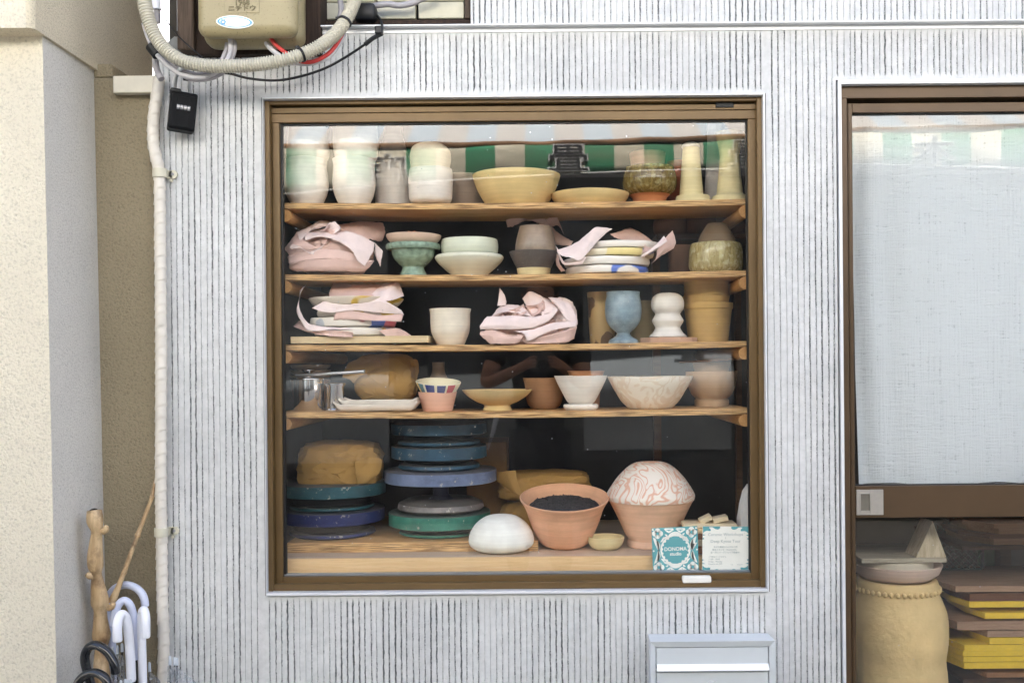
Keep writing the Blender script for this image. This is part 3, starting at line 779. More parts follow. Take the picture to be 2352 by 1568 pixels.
db = empty('dark_bowl', (X(1226, 628, .19), .19, SH[1]), 'dark grey glazed bowl with bare cream base, second shelf', 'bowl')
o = pot('bare_base', None, None, 1226, 617, .19, [(34, 0), (36, 2), (39, 13)], YELP, 1, open_=False, parent=db); zf = o['top']; clean(o)
o = pot('glazed_wall', None, None, 1226, 579, .19, [(39, 0), (46, 14), (53, 30), (56.5, 40)], glaze('charcoal_glaze', C('#57504c'), .4, speck=C('#7b736c')), z0=zf + .0003, parent=db, depth=.8); zf = o['top']; clean(o)
P('brown_cup', 'grey brown glazed cup standing in a dark bowl', 'cup', 1229, 521, .19, [(44, 0), (46, 6), (46, 20), (43, 38), (38, 58), (37, 63)], glaze('brown_glaze', C('#94816f'), .3, var=.25), z0=zf - .006, tilt=(0, 1.5))
BLU, PUR, YLW, RED = C('#4a6cc4'), C('#7d78ae'), C('#e6c25a'), C('#cf6570')
PLW = C('#ebe3d8')
mA = m_patch('blue_brushed_clay', PLW, [(BLU, .56)], 9); mB = m_patch('white_plate_clay', PLW, [(C('#d8cabb'), .62)], 9); mC = m_patch('yellow_purple_clay', C('#e9ddc2'), [(PUR, .58), (C('#e8d48a'), .6)], 9)
def plates(lst, shelf, Y, group, z0=None):
    for (cx, r, h, mt, lab) in lst:
        s = S(Y); x = X(cx, SHELF_MID[shelf][1] - 30, Y)
        if z0 is None: z0 = zsh(shelf, x) + .0003
        H = h * s; rr = r * s
        def fn(p, a, j, sd=cx): 
            k = 1 + .018 * noise.noise((math.cos(a) * 1.5 + sd, math.sin(a) * 1.5, 0))
            return Vector((p.x * k, p.y * k * .92, p.z + .0018 * noise.noise((math.cos(a) * 2 + sd, math.sin(a) * 2, 5)) * (p.z / H)))
        m = MB(); m.lathe([(0, 0), (rr * .86, 0), (rr * .97, H * .18), (rr, H * .55), (rr * .99, H * .92), (rr * .975, H), (rr * .94, H * .96), (rr * .9, H * .45), (0, H * .4)], (0, 0, 0), 64, fn)
        me = m.mesh('slab_plate'); me.materials.append(mt); smooth_mesh(me, 45)
        o = bpy.data.objects.new('slab_plate', me); COL.objects.link(o); o.location = (x, Y, z0); tag(o, lab, 'plate', group)
        z0 += H + .0004
    return z0
plates([(1393, 95, 18, mA, 'blue brushed white plate at the bottom of the right plate stack'), (1394, 98, 20, mB, 'plain white plate second from the bottom of the right plate stack'), (1408, 94, 18, mC, 'yellow and purple plate third up in the right plate stack'), (1426, 88, 17, mB, 'white plate on top of the right plate stack')], 1, .195, 'plates stacked on the second shelf')
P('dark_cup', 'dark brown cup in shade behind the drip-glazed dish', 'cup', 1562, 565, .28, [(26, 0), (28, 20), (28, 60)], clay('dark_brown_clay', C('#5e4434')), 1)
YDR = m_drip('yellow_ash_glaze', C('#b8ab78'), C('#8a7848'), C('#d0caa8'))
a = P('drip_dish', 'squat yellow green drip-glazed dish at the right of the second shelf', 'dish', 1644, 560, .19, [(52, 0), (58, 5), (62, 14), (62, 30), (61, 45), (58, 55), (56, 58)], YDR, 1)
P('inverted_bowl', 'upturned brown clay bowl on the drip-glazed dish', 'bowl', 1646, 513, .22, [(44, 0), (43, 14), (36, 30), (24, 46), (19, 50), (4, 50.5)], clay('dull_brown_clay', C('#7d6952')), z0=top(a) - .012, open_=False)
for bx_, lab in ((1540, 'leftmost dark round pot on the shaded back shelf'), (1610, 'middle dark round pot on the shaded back shelf'), (1672, 'rightmost dark round pot on the shaded back shelf')):
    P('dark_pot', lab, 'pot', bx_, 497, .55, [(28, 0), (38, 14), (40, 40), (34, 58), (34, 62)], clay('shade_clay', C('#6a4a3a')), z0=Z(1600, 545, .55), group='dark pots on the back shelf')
bs_ = MB(); bs_.box(X(1500, 540, .55), X(1725, 540, .55), .45, .66, Z(1600, 545, .55) - .017, Z(1600, 545, .55) - .0003)
bs_.box(X(1504, 540, .55), X(1508, 540, .55) + .02, .63, .66, .05, Z(1600, 545, .55) - .0172); bs_.box(X(1712, 540, .55) - .02, X(1712, 540, .55), .63, .66, .05, Z(1600, 545, .55) - .0172)
tag(bs_.build('back_shelf', m_wood('brown_shelf_wood', C('#6e5138'), C('#523a28'), (3, 50, 50))), 'brown wooden shelf in the shade behind the window shelves', 'shelf')

# --- third shelf
bd = MB(); bd.box(X(672, 780, .12), X(986, 780, .12), .096, .30, zsh(2, X(830, 780, .12)) + .0055, zsh(2, X(830, 780, .12)) + .0255, .001)
board3 = tag(bd.build('pine_board', m_wood('pale_pine', C('#e0cba4'), C('#cdb48a'), (3, 50, 50), 3., .1)), 'pale pine board under the stack of painted plates', 'board')
zb3 = zsh(2, X(830, 780, .12)) + .0259
mD = m_patch('spot_clay', PLW, [(C('#d9a54d'), .6), (C('#b9aab4'), .62)], 10); mE = m_patch('painted_clay', PLW, [(RED, .57), (BLU, .58), (C('#b8bcc6'), .6)], 11)
mF = m_patch('yellow_rim_clay', C('#e9dccb'), [(C('#e0b93c'), .56)], 8)
zq = plates([(815, 92, 19, mD, 'spotted white plate at the bottom of the left plate stack'), (812, 98, 23, mE, 'white plate with pink and blue patches in the left plate stack'), (826, 96, 18, mF, 'pale plate with yellow rim third up in the left plate stack')], 2, .19, 'plates stacked on the third shelf', zb3)
P('oval_dish', 'cream dish with yellow rim on top of the left plate stack', 'dish', 819, 687, .19, [(84, 0), (96, 8), (106, 24), (108, 30)], mF, z0=zq + .006, depth=.6, wob=.01)
P('white_cup', 'plain white cup standing alone on the third shelf', 'cup', 1034, 710, .17, [(30, 0), (33, 4), (40, 20), (44, 32), (45.5, 52), (46, 70), (48, 80)], W2, 2)
BLO = m_patch('blotched_clay', C('#c4a873'), [(C('#6b5238'), .54)], 16)
P('blotched_beaker', 'tall tan beaker with brown blotches behind the blue goblet', 'beaker', 1382, 672, .27, [(27, 0), (29, 20), (31, 70), (34, 113)], BLO, 2)
P('goblet', 'blue glazed goblet with round bowl and foot on the third shelf', 'goblet', 1431, 671, .17, [(34, 0), (34, 5), (31, 9), (19, 16), (15, 22), (17, 26), (29, 36), (39, 52), (42, 74), (41, 92), (38, 106), (38.5, 115)], glaze('blue_glaze', C('#8497a0'), .28, var=.3, vs=45, speck=C('#9fb0b6')), 2)
P('tan_pot', 'plain tan pot hidden behind the goblet and white form', 'pot', 1478, 692, .29, [(30, 0), (31, 50), (32, 92)], clay('drab_clay', C('#9d9070')), 2)
sx0 = X(1468, 775, .17); sb_ = MB()
ptsl = [(X(1536, 775, .2) + math.cos(a) * .084 * (1 + .06 * noise.noise((math.cos(a) * 4, math.sin(a) * 4, 1))), .195 + math.sin(a) * .075 * (1 + .06 * noise.noise((math.cos(a) * 4, math.sin(a) * 4, 2)))) for a in [i * math.pi / 20 for i in range(40)]]
zsl = zsh(2, X(1536, 775)) + .001; sb_.slab(ptsl, zsl, zsl + .015)
tag(sb_.build('clay_slab', clay('pink_slab_clay', C('#c49f86'), bump=.6, bs=80)), 'rough pinkish clay slab under the white bulbous form', 'slab')
P('bulbous_form', 'white bulbous clay form with rings and ragged foot', 'pottery form', 1533, 672, .19, [(40, 0), (43, 3), (36, 9), (31, 16), (29, 22), (35, 32), (36, 37), (31, 45), (29, 51), (36, 60), (38, 72), (34, 85), (22, 93), (6, 95)], W1, z0=zsl + .0155, open_=False, wob=.006)
a = P('ochre_pot', 'lower ochre flower pot of the stack at the right of the third shelf', 'pot', 1626, 697, .25, [(45, 0), (50, 40), (54, 70), (55, 71), (57, 74), (57, 84)], TANY, 2)
P('ochre_pot', 'upper ochre flower pot stacked under the second shelf at right', 'pot', 1622, 646, .25, [(50, 0), (52, 12), (53, 18), (51, 22), (51, 52)], TANY, z0=top(a) - .002)

# --- fourth shelf
can = empty('steel_canister', (X(707, 940, .18), .18, SH[3]), 'tall polished steel canister with knobbed lid on the lowest shelf', 'canister')
STEEL = m_steel()
o = pot('body', None, None, 709, 872, .18, [(33, 0), (34, 1), (34, 60), (34, 72)], STEEL, 3, parent=can, smooth=False); zf = o['top']; clean(o)
o = pot('lid', None, None, 708, 864, .18, [(38, 0), (39, 1.5), (37, 4), (25, 7), (10, 8)], STEEL, z0=zf + .0003, open_=False, parent=can, yb=872); zf = o['top']; clean(o)
o = pot('knob', None, None, 709, 848, .18, [(7, 0), (6, 5), (12, 12), (16, 16), (15, 18), (4, 18.5)], STEEL, z0=zf, open_=False, parent=can, yb=872); clean(o)
P('steel_cup', 'small dented steel cup beside the tall canister', 'cup', 769, 880, .18, [(25, 0), (25, 3), (21, 5), (21, 54), (24, 58), (24.5, 62)], STEEL, 3, smooth=False)
sp = MB(); sp.tube(path([(679, 861, .165), (720, 860, .155), (760, 857.5, .145), (838, 852.5, .13)], .15, 4), [.0025 + .0024 * min(1, i / 8) for i in range(13)], 10)
tag(sp.build('steel_tongs', mat('brushed_steel', C('#c9ccd0'), .3, .05, 30, .05, 300, .8), smooth=60), 'long steel handle lying across the two canisters', 'tool')
a = P('brown_bowl', 'brown bowl in shade behind the canister', 'bowl', 713, 872, .29, [(30, 0), (40, 30), (45, 60)], BROWN, 3)
z_ = top(a)
for i, lab in enumerate(('lowest of three dim plates behind the canister', 'middle of three dim plates behind the canister', 'topmost of three dim plates behind the canister')):
    o = P('dim_plate', lab, 'plate', 713, 862 - i * 12, .29, [(34, 0), (44, 5), (46, 9)], GREYB, z0=z_ + .0004, depth=.3, group='dim plates behind the canister'); z_ = top(o)
def tray(label, px0, px1, py0, py1, Y, z0, seed):
    n, mrows = 40, 12; x0, x1 = X(px0, py1, Y), X(px1, py1, Y); L = x1 - x0; Wd = .10; H = (py1 - py0) * S(Y)
    V, F = [], []
    for side in (0, 1):
        for j in range(mrows + 1):
            for i in range(n + 1):
                u, v = i / n, j / mrows
                e = max(abs(u - .5) * 2, abs(v - .5) * 2)
                rise = H * (.32 + .5 * max(0, (e - .80) / .20) ** 1.6 + .35 * max(0, (abs(u - .5) * 2 - .8) / .2) ** 1.5)
                rise += .0016 * noise.noise((u * 9 + seed, v * 3, 0))
                cu = 1 - .02 * max(0, abs(v - .5) * 2 - .6)
                x = x0 + L * (.5 + (u - .5) * cu); y = Y - Wd / 2 + Wd * v + .004 * noise.noise((u * 4 + seed, v, 2))
                th = .0065
                z = z0 + (rise if side == 0 else max(0., rise - th))
                V.append((x, y, z))
        
    N = (n + 1) * (mrows + 1)
    for j in range(mrows):
        for i in range(n):
            a = j * (n + 1) + i
            F.append((a, a + 1, a + n + 2, a + n + 1)); F.append((N + a + n + 1, N + a + n + 2, N + a + 1, N + a))
    for i in range(n): F.append((N + i, N + i + 1, i + 1, i)); a = mrows * (n + 1) + i; F.append((a, a + 1, N + a + 1, N + a))
    for j in range(mrows):
        a = j * (n + 1); F.append((a, a + n + 1, N + a + n + 1, N + a)); a += n; F.append((a + n + 1, a, N + a, N + a + n + 1))
    me = bpy.data.meshes.new('slab_tray'); me.from_pydata(V, [], F); o = link('slab_tray', me, HAND); smooth_mesh(me, 60)
    tag(o, label, 'tray', 'white trays on the lowest shelf')
tray('lower long white slab tray on the lowest shelf', 773, 964, 924, 946, .15, zsh(3, X(868, 940)) + .0005, 1)
tray('upper long white slab tray on top of another tray', 784, 962, 912, 930, .155, zsh(3, X(868, 940)) + .0145, 4)
a = P('pink_bowl', 'small pink bowl under a striped bowl on the lowest shelf', 'bowl', 1005, 900, .17, [(32, 0), (34, 2), (38, 18), (42, 36), (44.5, 47)], clay('pink_clay', C('#e3b39a')), 3)
b = NB('painted_stripes'); sep = b.n('SeparateXYZ'); b.l(b.tc.outputs['Object'], sep.inputs[0])
ang = b.math('DIVIDE', b.math('ADD', b.math('ARCTAN2', sep.outputs[1], sep.outputs[0]), math.pi), 2 * math.pi)
def st(v): return v
cream = C('#e6dfc4')
rp_ = b.n('ValToRGB'); rp_.color_ramp.interpolation = 'CONSTANT'; el = rp_.color_ramp.elements
segs = [(0, cream), (.06, C('#d9b23c')), (.09, C('#557c86')), (.145, cream), (.165, C('#2b3b84')), (.235, cream), (.255, C('#34407f')), (.32, cream), (.335, C('#b8404f')), (.40, cream), (.5, C('#2b3b84')), (.57, cream), (.6, C('#b8404f')), (.68, cream), (.72, C('#557c86')), (.8, cream)]
while len(el) < len(segs): el.new(.5)
for e_, (p_, c_) in zip(el, segs): e_.position = p_; e_.color = (*c_, 1)
b.l(ang, rp_.inputs[0]); 
rad = b.n('VectorMath', operation='LENGTH'); cxy = b.n('CombineXYZ'); b.l(sep.outputs[0], cxy.inputs[0]); b.l(sep.outputs[1], cxy.inputs[1]); b.l(cxy.outputs[0], rad.inputs[0])
geo = b.n('NewGeometry'); sepn = b.n('SeparateXYZ'); b.l(geo.outputs['Normal'], sepn.inputs[0])
b.col(b.mix(b.math('GREATER_THAN', sepn.outputs[2], .02), rp_.outputs[0], cream)); b.set(Roughness=.35)
P('striped_bowl', 'bowl with navy, teal and red stripes stacked on the pink bowl', 'bowl', 1006, 876, .17, [(38, 0), (44, 12), (49, 22), (52, 30)], b.m, z0=top(a) - .004, tilt=(9, 3))
P('bud_vase', 'small grey brown vase neck behind the striped bowl', 'vase', 1007, 832, .29, [(34, 0), (32, 50), (18, 80), (14, 95), (14.5, 112)], GREYB, 3)
P('footed_dish', 'shallow yellow footed dish on the lowest shelf', 'dish', 1142, 895, .2, [(33, 0), (33, 3), (30, 10), (32, 15), (48, 22), (68, 36), (81, 51)], YEL, 3, depth=.55)
P('brown_planter', 'rounded brown clay pot behind the footed dish', 'pot', 1250, 868, .27, [(28, 0), (38, 12), (43, 32), (44, 52), (46, 66), (49, 78)], clay('mid_brown_clay', C('#a37c5c')), 3)
fp = empty('white_planter', (X(1334, 940, .17), .17, SH[3]), 'white ridged flower pot standing on its own saucer', 'pot')
o = pot('saucer', None, None, 1334, 928, .17, [(34, 0), (39, 5), (40, 12), (38, 14)], W1, 3, parent=fp, depth=.5); zf = o['top']; clean(o)
o = pot('body', None, None, 1334, 863, .17, [(27, 0), (27, 5), (33, 12), (44, 34), (55, 58), (61, 74)], W1, z0=zf - .004, parent=fp); clean(o)
P('orange_dish', 'orange clay dish rim showing behind the white planter', 'dish', 1346, 852, .27, [(30, 0), (33, 60), (38, 84), (43, 98)], clay('orange_clay', C('#c08a62')), 3)
MARB = m_swirl('marbled_tan', C('#e6dccb'), C('#dccbb4'), 16, .8, .6)
P('marbled_bowl', 'large marbled beige bowl with uneven rim on the lowest shelf', 'bowl', 1493, 864, .2, [(46, 0), (52, 3), (68, 20), (84, 48), (95, 68), (98.5, 77)], MARB, 3, wob=.015)
a = P('tan_bowl', 'tan footed bowl at the right end of the lowest shelf', 'bowl', 1634, 853, .25, [(39, 0), (39, 14), (36, 18), (46, 28), (54, 48), (57, 64), (59, 80)], TAN, 3)
a = P('tan_bowl', 'tan cylinder pot nested in the footed bowl at right', 'pot', 1634, 832, .25, [(38, 0), (41, 14), (43, 24)], TAN, z0=top(a) - .006)
P('clay_disc', 'thin brown clay disc tilted over the tan pots', 'disc', 1632, 826, .25, [(66, 0), (71, 2), (72, 5)], BROWN, z0=top(a) + .003, open_=False, tilt=(0, -3))

# --- bottom: wheels, domes, terracotta
def wheel(label, cx, Y, z0, parts, group='banding wheels under the shelves'):
    x = X(cx, 1180, Y); s = S(Y)
    t = empty('banding_wheel', (x, Y, z0), label, 'banding wheel', group); z = z0
    for (nm, r, h, mt, shape) in parts:
        H = h * s; rr = r * s
        pr = {'disc': [(0, 0), (rr * .97, 0), (rr, .002), (rr, H - .002), (rr * .985, H), (0, H)],
              'base': [(0, 0), (rr * .9, 0), (rr, H * .3), (rr * .97, H * .7), (rr * .8, H), (0, H)],
              'stem': [(0, 0), (rr * 1.6, 0), (rr, H * .2), (rr, H), (0, H)]}[shape]
        m = MB(); m.lathe(pr, (x, Y, z), 72); part(nm, m, mt, t, 40); z += H + .0002
    return z
def paint(name, c):
    b = NB(name)
    col = b.mix(b.ramp(b.noise(25, 5), [(.3, 0.), (.7, 1.)]), dim(c, .7), dim(c, 1.25))
    col = b.mix(b.ramp(b.noise(45, 4, rough=.7), [(.62, 0.), (.66, .75)]), col, C('#b8b2a4'))
    col = b.mix(b.ramp(b.noise(1., 4, b.co((20, 20, 160))), [(.6, 0.), (.7, .5)]), col, dim(c, .4))
    geo = b.n('NewGeometry'); sp_ = b.n('SeparateXYZ'); b.l(geo.outputs['Normal'], sp_.inputs[0])
    b.col(b.mix(b.math('MULTIPLY', b.math('GREATER_THAN', sp_.outputs[2], .6), .75), col, C('#5d5853')))   # worn, clay-dusted upper faces
    b.bump(b.noise(120, 3), .15, .001); b.set(Roughness=.4); return b.m
TEAL, NAVY, GRN, BLG, BLUE, GRY = paint('teal_enamel', C('#255059')), paint('navy_enamel', C('#2a3262')), paint('green_enamel', C('#3b7a69')), paint('blue_grey_enamel', C('#6b7896')), paint('blue_enamel', C('#274a61')), paint('grey_iron', C('#77706d'))
zz = wheel('navy banding wheel at the bottom of the left stack', 764, .33, PZ + .0004, [('base', 98, 14, NAVY, 'base'), ('neck', 88, 18, BLACK, 'disc'), ('disc', 118, 28, NAVY, 'disc')])
zz = wheel('dark teal banding wheel on top of the left stack', 764, .33, zz + .0004, [('base', 96, 12, TEAL, 'base'), ('neck', 88, 20, BLACK, 'disc'), ('disc', 121, 28, TEAL, 'disc')])
ZL = zz
zz = wheel('green banding wheel at the bottom of the tall stack', 1010, .33, PZ + .0004, [('base', 93, 11, GRN, 'base'), ('neck', 86, 10, BLACK, 'disc'), ('disc', 116, 30, GRN, 'disc')])
zz = wheel('blue grey banding wheel with iron base and thick stem', 1013, .33, zz + .0004, [('base', 99, 27, GRY, 'base'), ('stem', 18, 40, mat('dark_iron', C('#4a4a5c'), .5, .2), 'stem'), ('disc', 128, 28, BLG, 'disc')])
zz = wheel('scuffed blue banding wheel second from the top of the tall stack', 1010, .33, zz + .0004, [('base', 94, 17, BLUE, 'base'), ('neck', 80, 9, BLACK, 'disc'), ('disc', 109, 28, BLUE, 'disc')])
wheel('dark blue banding wheel on top of the tall stack', 1010, .33, zz + .0004, [('base', 95, 14, BLUE, 'base'), ('neck', 80, 12, BLACK, 'disc'), ('disc', 109, 25, BLUE, 'disc')])
P('white_dome', 'white upturned bowl dome at the front of the table', 'dome', 1151, 1180, .18, [(44, 0), (60, 5), (72, 16), (75, 30), (71, 50), (58, 74), (36, 92), (12, 98), (2, 98.5)], clay('chalk_white_clay', C('#f8f5ec'), bump=.1), 4, open_=False)
tp = empty('soil_pot', (X(1296, 1260, .24), .24, TZ + .0005), 'terracotta pot of dark soil tipped towards the glass', 'pot')
o = pot('body', None, None, 1296, 1142, .24, [(34, 0), (48, 3), (60, 12), (70, 34), (80, 62), (88, 90), (95, 106), (101, 116), (102, 120)], TERRA, 4, parent=tp, seg=72, depth=.6); zf = o['top']; clean(o)
so_ = MB(); s = S(.24); sx, sz = X(1296, 1200, .24), zf - .029
so_.lathe([(80 * s, 0), (60 * s, .006), (30 * s, .010), (0, .011)], (sx, .24, sz), 40, lambda p, a, j: p + Vector((0, 0, .004 * noise.noise(p * 90))), cap=False)
rs = random.Random(4)
for k in range(420):
    a_, r_2 = rs.random() * 6.283, math.sqrt(rs.random()) * 76 * s
    p = Vector((sx + r_2 * math.cos(a_), .24 + r_2 * math.sin(a_), sz + .0105 * (1 - r_2 / (80 * s)) + .002))
    d = Vector((rs.uniform(-1, 1), rs.uniform(-1, 1), rs.uniform(-.2, .9))).normalized() * rs.uniform(.002, .006)
    so_.tube([p - d, p + d], rs.uniform(.0008, .002), 4)
so_m = so_.build('soil', mat('black_soil', C('#3d3b3c'), .9, .5, 250, .8, 300), tp); so_m['kind'] = 'stuff'
tp.rotation_euler = (R(11), 0, R(0)); tp.location.z += .008
a = P('terracotta_pot', 'pale terracotta pot on a foot ring under a marbled dome', 'pot', 1495, 1147, .24, [(54, 0), (56, 4), (54, 14), (52, 20), (60, 34), (72, 66), (88, 106), (97, 126)], TERRAP, 4, seg=72)
SW = m_swirl('marbled_terracotta', C('#f0e6da'), C('#e6b8a0'), 6, 1.6, 1.7)
P('marbled_dome', 'white and terracotta marbled bowl turned upside down on a pot', 'bowl', 1494, 1065, .24, [(99, 0), (101, 8), (100, 14), (92, 28), (76, 50), (56, 70), (40, 80), (28, 83), (22, 80), (4, 79)], SW, z0=top(a) + .001, open_=False, seg=72, wob=.006)
P('pinch_bowl', 'small hand-pinched yellow bowl between the terracotta pots', 'bowl', 1391, 1231, .19, [(22, 0), (32, 5), (39, 17), (42, 36)], YELP, 4, wob=.05, seed=8)
# blocks of wood behind the cards
PALE = m_wood('pale_block_wood', C('#e3d3b4'), C('#d3be98'), (4, 50, 50), 3.); MIDW = m_wood('red_brown_block', C('#97623f'), C('#7c4c30'), (4, 50, 50), 3.)
zb = TZ + .0004; bw = [(1570, 1700, 26, MIDW, 'dark brown wood block at the bottom of the pile behind the cards'), (1572, 1698, 24, PALE, 'pale wood block second from the bottom behind the cards'), (1568, 1702, 20, MIDW, 'red brown wood block in the pile behind the cards'), (1573, 1700, 20, BEECH, 'beech block fourth up in the pile behind the cards'), (1570, 1690, 14, PALE, 'pale wood block fifth up in the pile behind the cards')]
for x0, x1, h, mt, lab in bw:
    H = h * S(.12) * .64; m = MB(); m.box(X(x0, 1260, .12), X(x1, 1260, .12), .10, .17, zb, zb + H, .001); tag(m.build('wood_block', mt), lab, 'wood block', 'wood blocks behind the cards'); zb += H + .0004
for x0, x1, rt, lab in ((1606, 1634, -25, 'left tilted pale wood chip on top of the block pile'), (1636, 1670, -12, 'right tilted pale wood chip on top of the block pile')):
    m = MB(); m.box(X(x0, 1205, .13), X(x1, 1205, .13), .11, .15, zb + .003, zb + .017, .0008, Matrix.Rotation(R(rt), 3, 'Y')); tag(m.build('wood_chip', PALE), lab, 'wood chip', 'wood chips on the block pile')
m = MB(); st_ = [(X(1730, 1250, .16), zsh(4, 0)), (X(1700, 1250, .16), zsh(4, 0)), (X(1698, 1200, .16), Z(1698, 1195, .16)), (X(1704, 1160, .16), Z(1704, 1158, .16)), (X(1711, 1130, .16), Z(1711, 1130, .16)), (X(1722, 1115, .16), Z(1722, 1114, .16)), (X(1732, 1115, .16), Z(1732, 1114, .16))]
m.prism(st_, .13, .2); tag(m.build('plaster_piece', mat('rough_plaster', C('#eceae4'), .8, .06, 30, .9, 90)), 'jagged white plaster piece at the right window edge', 'plaster')
for o in POTS: clean(o)
# ------------------------------------------------------------------ crumpled paper and kraft bags
def c3(x, y, Y): return (602.9 + .24415 * x, 470.9 + .24415 * y, Y)
def c4(x, y, Y): return (1148.4 + .26856 * x, 470.9 + .26856 * y, Y)
def c9(x, y, Y): return (1033.6 + .3114 * x, 602.9 + .3114 * y, Y)
def sheet(parent, rows, mt, cv, crum=.0012, name='paper_sheet', seed=0, nu=7, nv=6):
    """curved sheet through a grid of photo positions (x, y, depth)"""
    G = [[at(*cv(*p)) for p in r] for r in rows]
    rr = [cat_rom(r, nu) for r in G]
    cols = [cat_rom([rr[j][i] for j in range(len(rr))], nv) for i in range(len(rr[0]))]
    n, m = len(cols), len(cols[0]); V, F = [], []
    rsh = random.Random(seed * 7 + 1); fds = [(rsh.uniform(0, 3.14159), rsh.uniform(.15, .85), rsh.uniform(.4, 1.) * rsh.choice((-1, 1))) for _ in range(7)]
    for i in range(n):
        for j in range(m):
            p = cols[i][j]
            cr = abs(noise.noise(p * 22 + Vector((seed, 0, 0)))) + .4 * abs(noise.noise(p * 60 + Vector((0, seed, 0))))
            e = 1. if 0 < i < n - 1 and 0 < j < m - 1 else 1.6
            u_, v_ = i / (n - 1), j / (m - 1)
            fo = sum(a_ * abs((u_ - .5) * math.cos(t_) + (v_ - .5) * math.sin(t_) - (c_ - .5) * .8) for t_, c_, a_ in fds)
            cr += fo * 1.8
            V.append((p.x + crum * e * noise.noise(p * 140), p.y + crum * 3 * (cr - .3), p.z + crum * e * noise.noise(p * 120 + Vector((9, 9, 9)))))
    for i in range(n - 1):
        for j in range(m - 1): F.append((i * m + j, (i + 1) * m + j, (i + 1) * m + j + 1, i * m + j + 1))
    me = bpy.data.meshes.new(name); me.from_pydata(V, [], F); o = link(name, me, mt, parent); smooth_mesh(me, 9)
    md = o.modifiers.new('thick', 'SOLIDIFY'); md.thickness = .0004
    return o
def blob(name, cx, cy, rx, ry, Y, rd, mt, parent=None, seed=0, box=2.4, folds=16, amp=.10, zfloor=None, sub=4, tw=0., sm=6):
    """crumpled wrapped parcel: a rounded box broken by random creases"""
    bm = bmesh.new(); bmesh.ops.create_icosphere(bm, subdivisions=sub, radius=1)
    rs = random.Random(seed); fd = []
    for _ in range(folds):
        d = Vector((rs.gauss(0, 1), rs.gauss(0, 1), rs.gauss(0, 1))).normalized(); fd.append((d, rs.uniform(-.6, .7), rs.uniform(.3, 1) * rs.choice((-1, 1, 1))))
    s = S(Y); c = at(cx, cy, Y)
    for v in bm.verts:
        n = (v.co + Vector((rs.gauss(0, .03), rs.gauss(0, .03), rs.gauss(0, .03)))).normalized()
        k = (abs(n.x) ** box + abs(n.y) ** box + abs(n.z) ** box) ** (-1 / box)
        d = sum(a * abs(n.dot(q) - t_) for q, t_, a in fd) / folds * 3
        k *= 1 + amp * (d - .35) + amp * .25 * noise.noise(n * 6 + Vector((seed, 0, 0))) + amp * .07 * rs.uniform(-1, 1)
        p = Vector((n.x * k * rx * s, n.y * k * rd, n.z * k * ry * s))
        p.x += tw * p.z
        p += c
        if zfloor is not None and p.z < zfloor: p.z = zfloor + .0002 * rs.random()
        v.co = p
    me = bpy.data.meshes.new(name); bm.to_mesh(me); bm.free()
    o = link(name, me, mt, parent); smooth_mesh(me, 13); return o
PINK = m_paper('pink_tissue_paper', C('#ecd8d3')); PINK_SHADED = m_paper('shaded_pink_paper', C('#dcbbb0')); KRAFT = m_paper('kraft_paper', C('#a9854f'))  # the darker pink is the same paper with shade put into its colour

z2 = zsh(1, X(765, 620)) + .0006
b1 = empty('paper_bundle', (X(765, 620, .19), .19, z2), 'large pink paper bundle at the left of the second shelf', 'paper bundle')
blob('wrapping', 762, 580, 92, 54, .20, .085, PINK_SHADED, b1, 3, 2.2, 26, .42, z2)
A = lambda *r: [[(x, y, d) for x, y, d in q] for q in r]
sheet(b1, A([(390, 268, .13), (540, 250, .12), (700, 250, .12), (820, 246, .11), (950, 298, .11), (1050, 350, .13)],
            [(395, 300, .11), (540, 280, .10), (690, 300, .095), (830, 350, .09), (930, 430, .09), (1040, 440, .11)],
            [(400, 335, .10), (540, 300, .095), (690, 335, .09), (830, 420, .08), (900, 530, .08), (965, 577, .09)]), PINK, c3, .0012, seed=1)
sheet(b1, A([(640, 160, .2), (540, 143, .18), (440, 195, .17), (315, 250, .15)], [(600, 200, .17), (520, 190, .15), (440, 240, .13), (330, 290, .12)], [(400, 262, .14), (395, 280, .12), (385, 300, .11), (350, 330, .105)]), PINK, c3, .0012, seed=2)
sheet(b1, A([(320, 250, .15), (260, 330, .13), (200, 415, .13)], [(400, 330, .105), (320, 370, .10), (240, 460, .11)], [(520, 410, .1), (420, 440, .1), (270, 550, .115)]), PINK_SHADED, c3, .001, seed=3)
sheet(b1, A([(265, 405, .09), (285, 370, .085), (350, 385, .085), (450, 440, .09), (620, 345, .095)], [(290, 415, .092), (310, 410, .09), (360, 405, .088), (460, 462, .092), (560, 400, .097)]), PINK, c3, .0008, seed=4)
sheet(b1, A([(1045, 345, .13), (1100, 400, .13), (1130, 435, .14)], [(1060, 400, .12), (1090, 460, .13), (1120, 500, .14)], [(1050, 450, .13), (1080, 520, .13), (1105, 580, .14)]), PINK, c3, .001, seed=5)
sheet(b1, A([(620, 200, .2), (800, 165, .22), (950, 150, .24), (1130, 165, .24)], [(640, 250, .14), (820, 235, .15), (980, 230, .18), (1150, 260, .22)], [(700, 260, .13), (850, 280, .13), (1010, 320, .15), (1110, 340, .2)]), PINK_SHADED, c3, .002, seed=6)
sheet(b1, A([(230, 480, .105), (430, 430, .09), (700, 420, .085), (900, 470, .09)], [(240, 540, .1), (430, 500, .085), (700, 490, .08), (1000, 520, .1)], [(260, 560, .1), (460, 520, .088), (700, 510, .084), (1020, 560, .1)]), PINK_SHADED, c3, .001, seed=7)
sheet(b1, A([(245, 555, .1), (450, 515, .083), (720, 508, .08), (1050, 520, .1)], [(250, 600, .105), (450, 580, .085), (720, 580, .085), (1000, 590, .1)], [(330, 625, .11), (480, 622, .095), (720, 622, .095), (960, 622, .105)]), PINK_SHADED, c3, .001, seed=8)

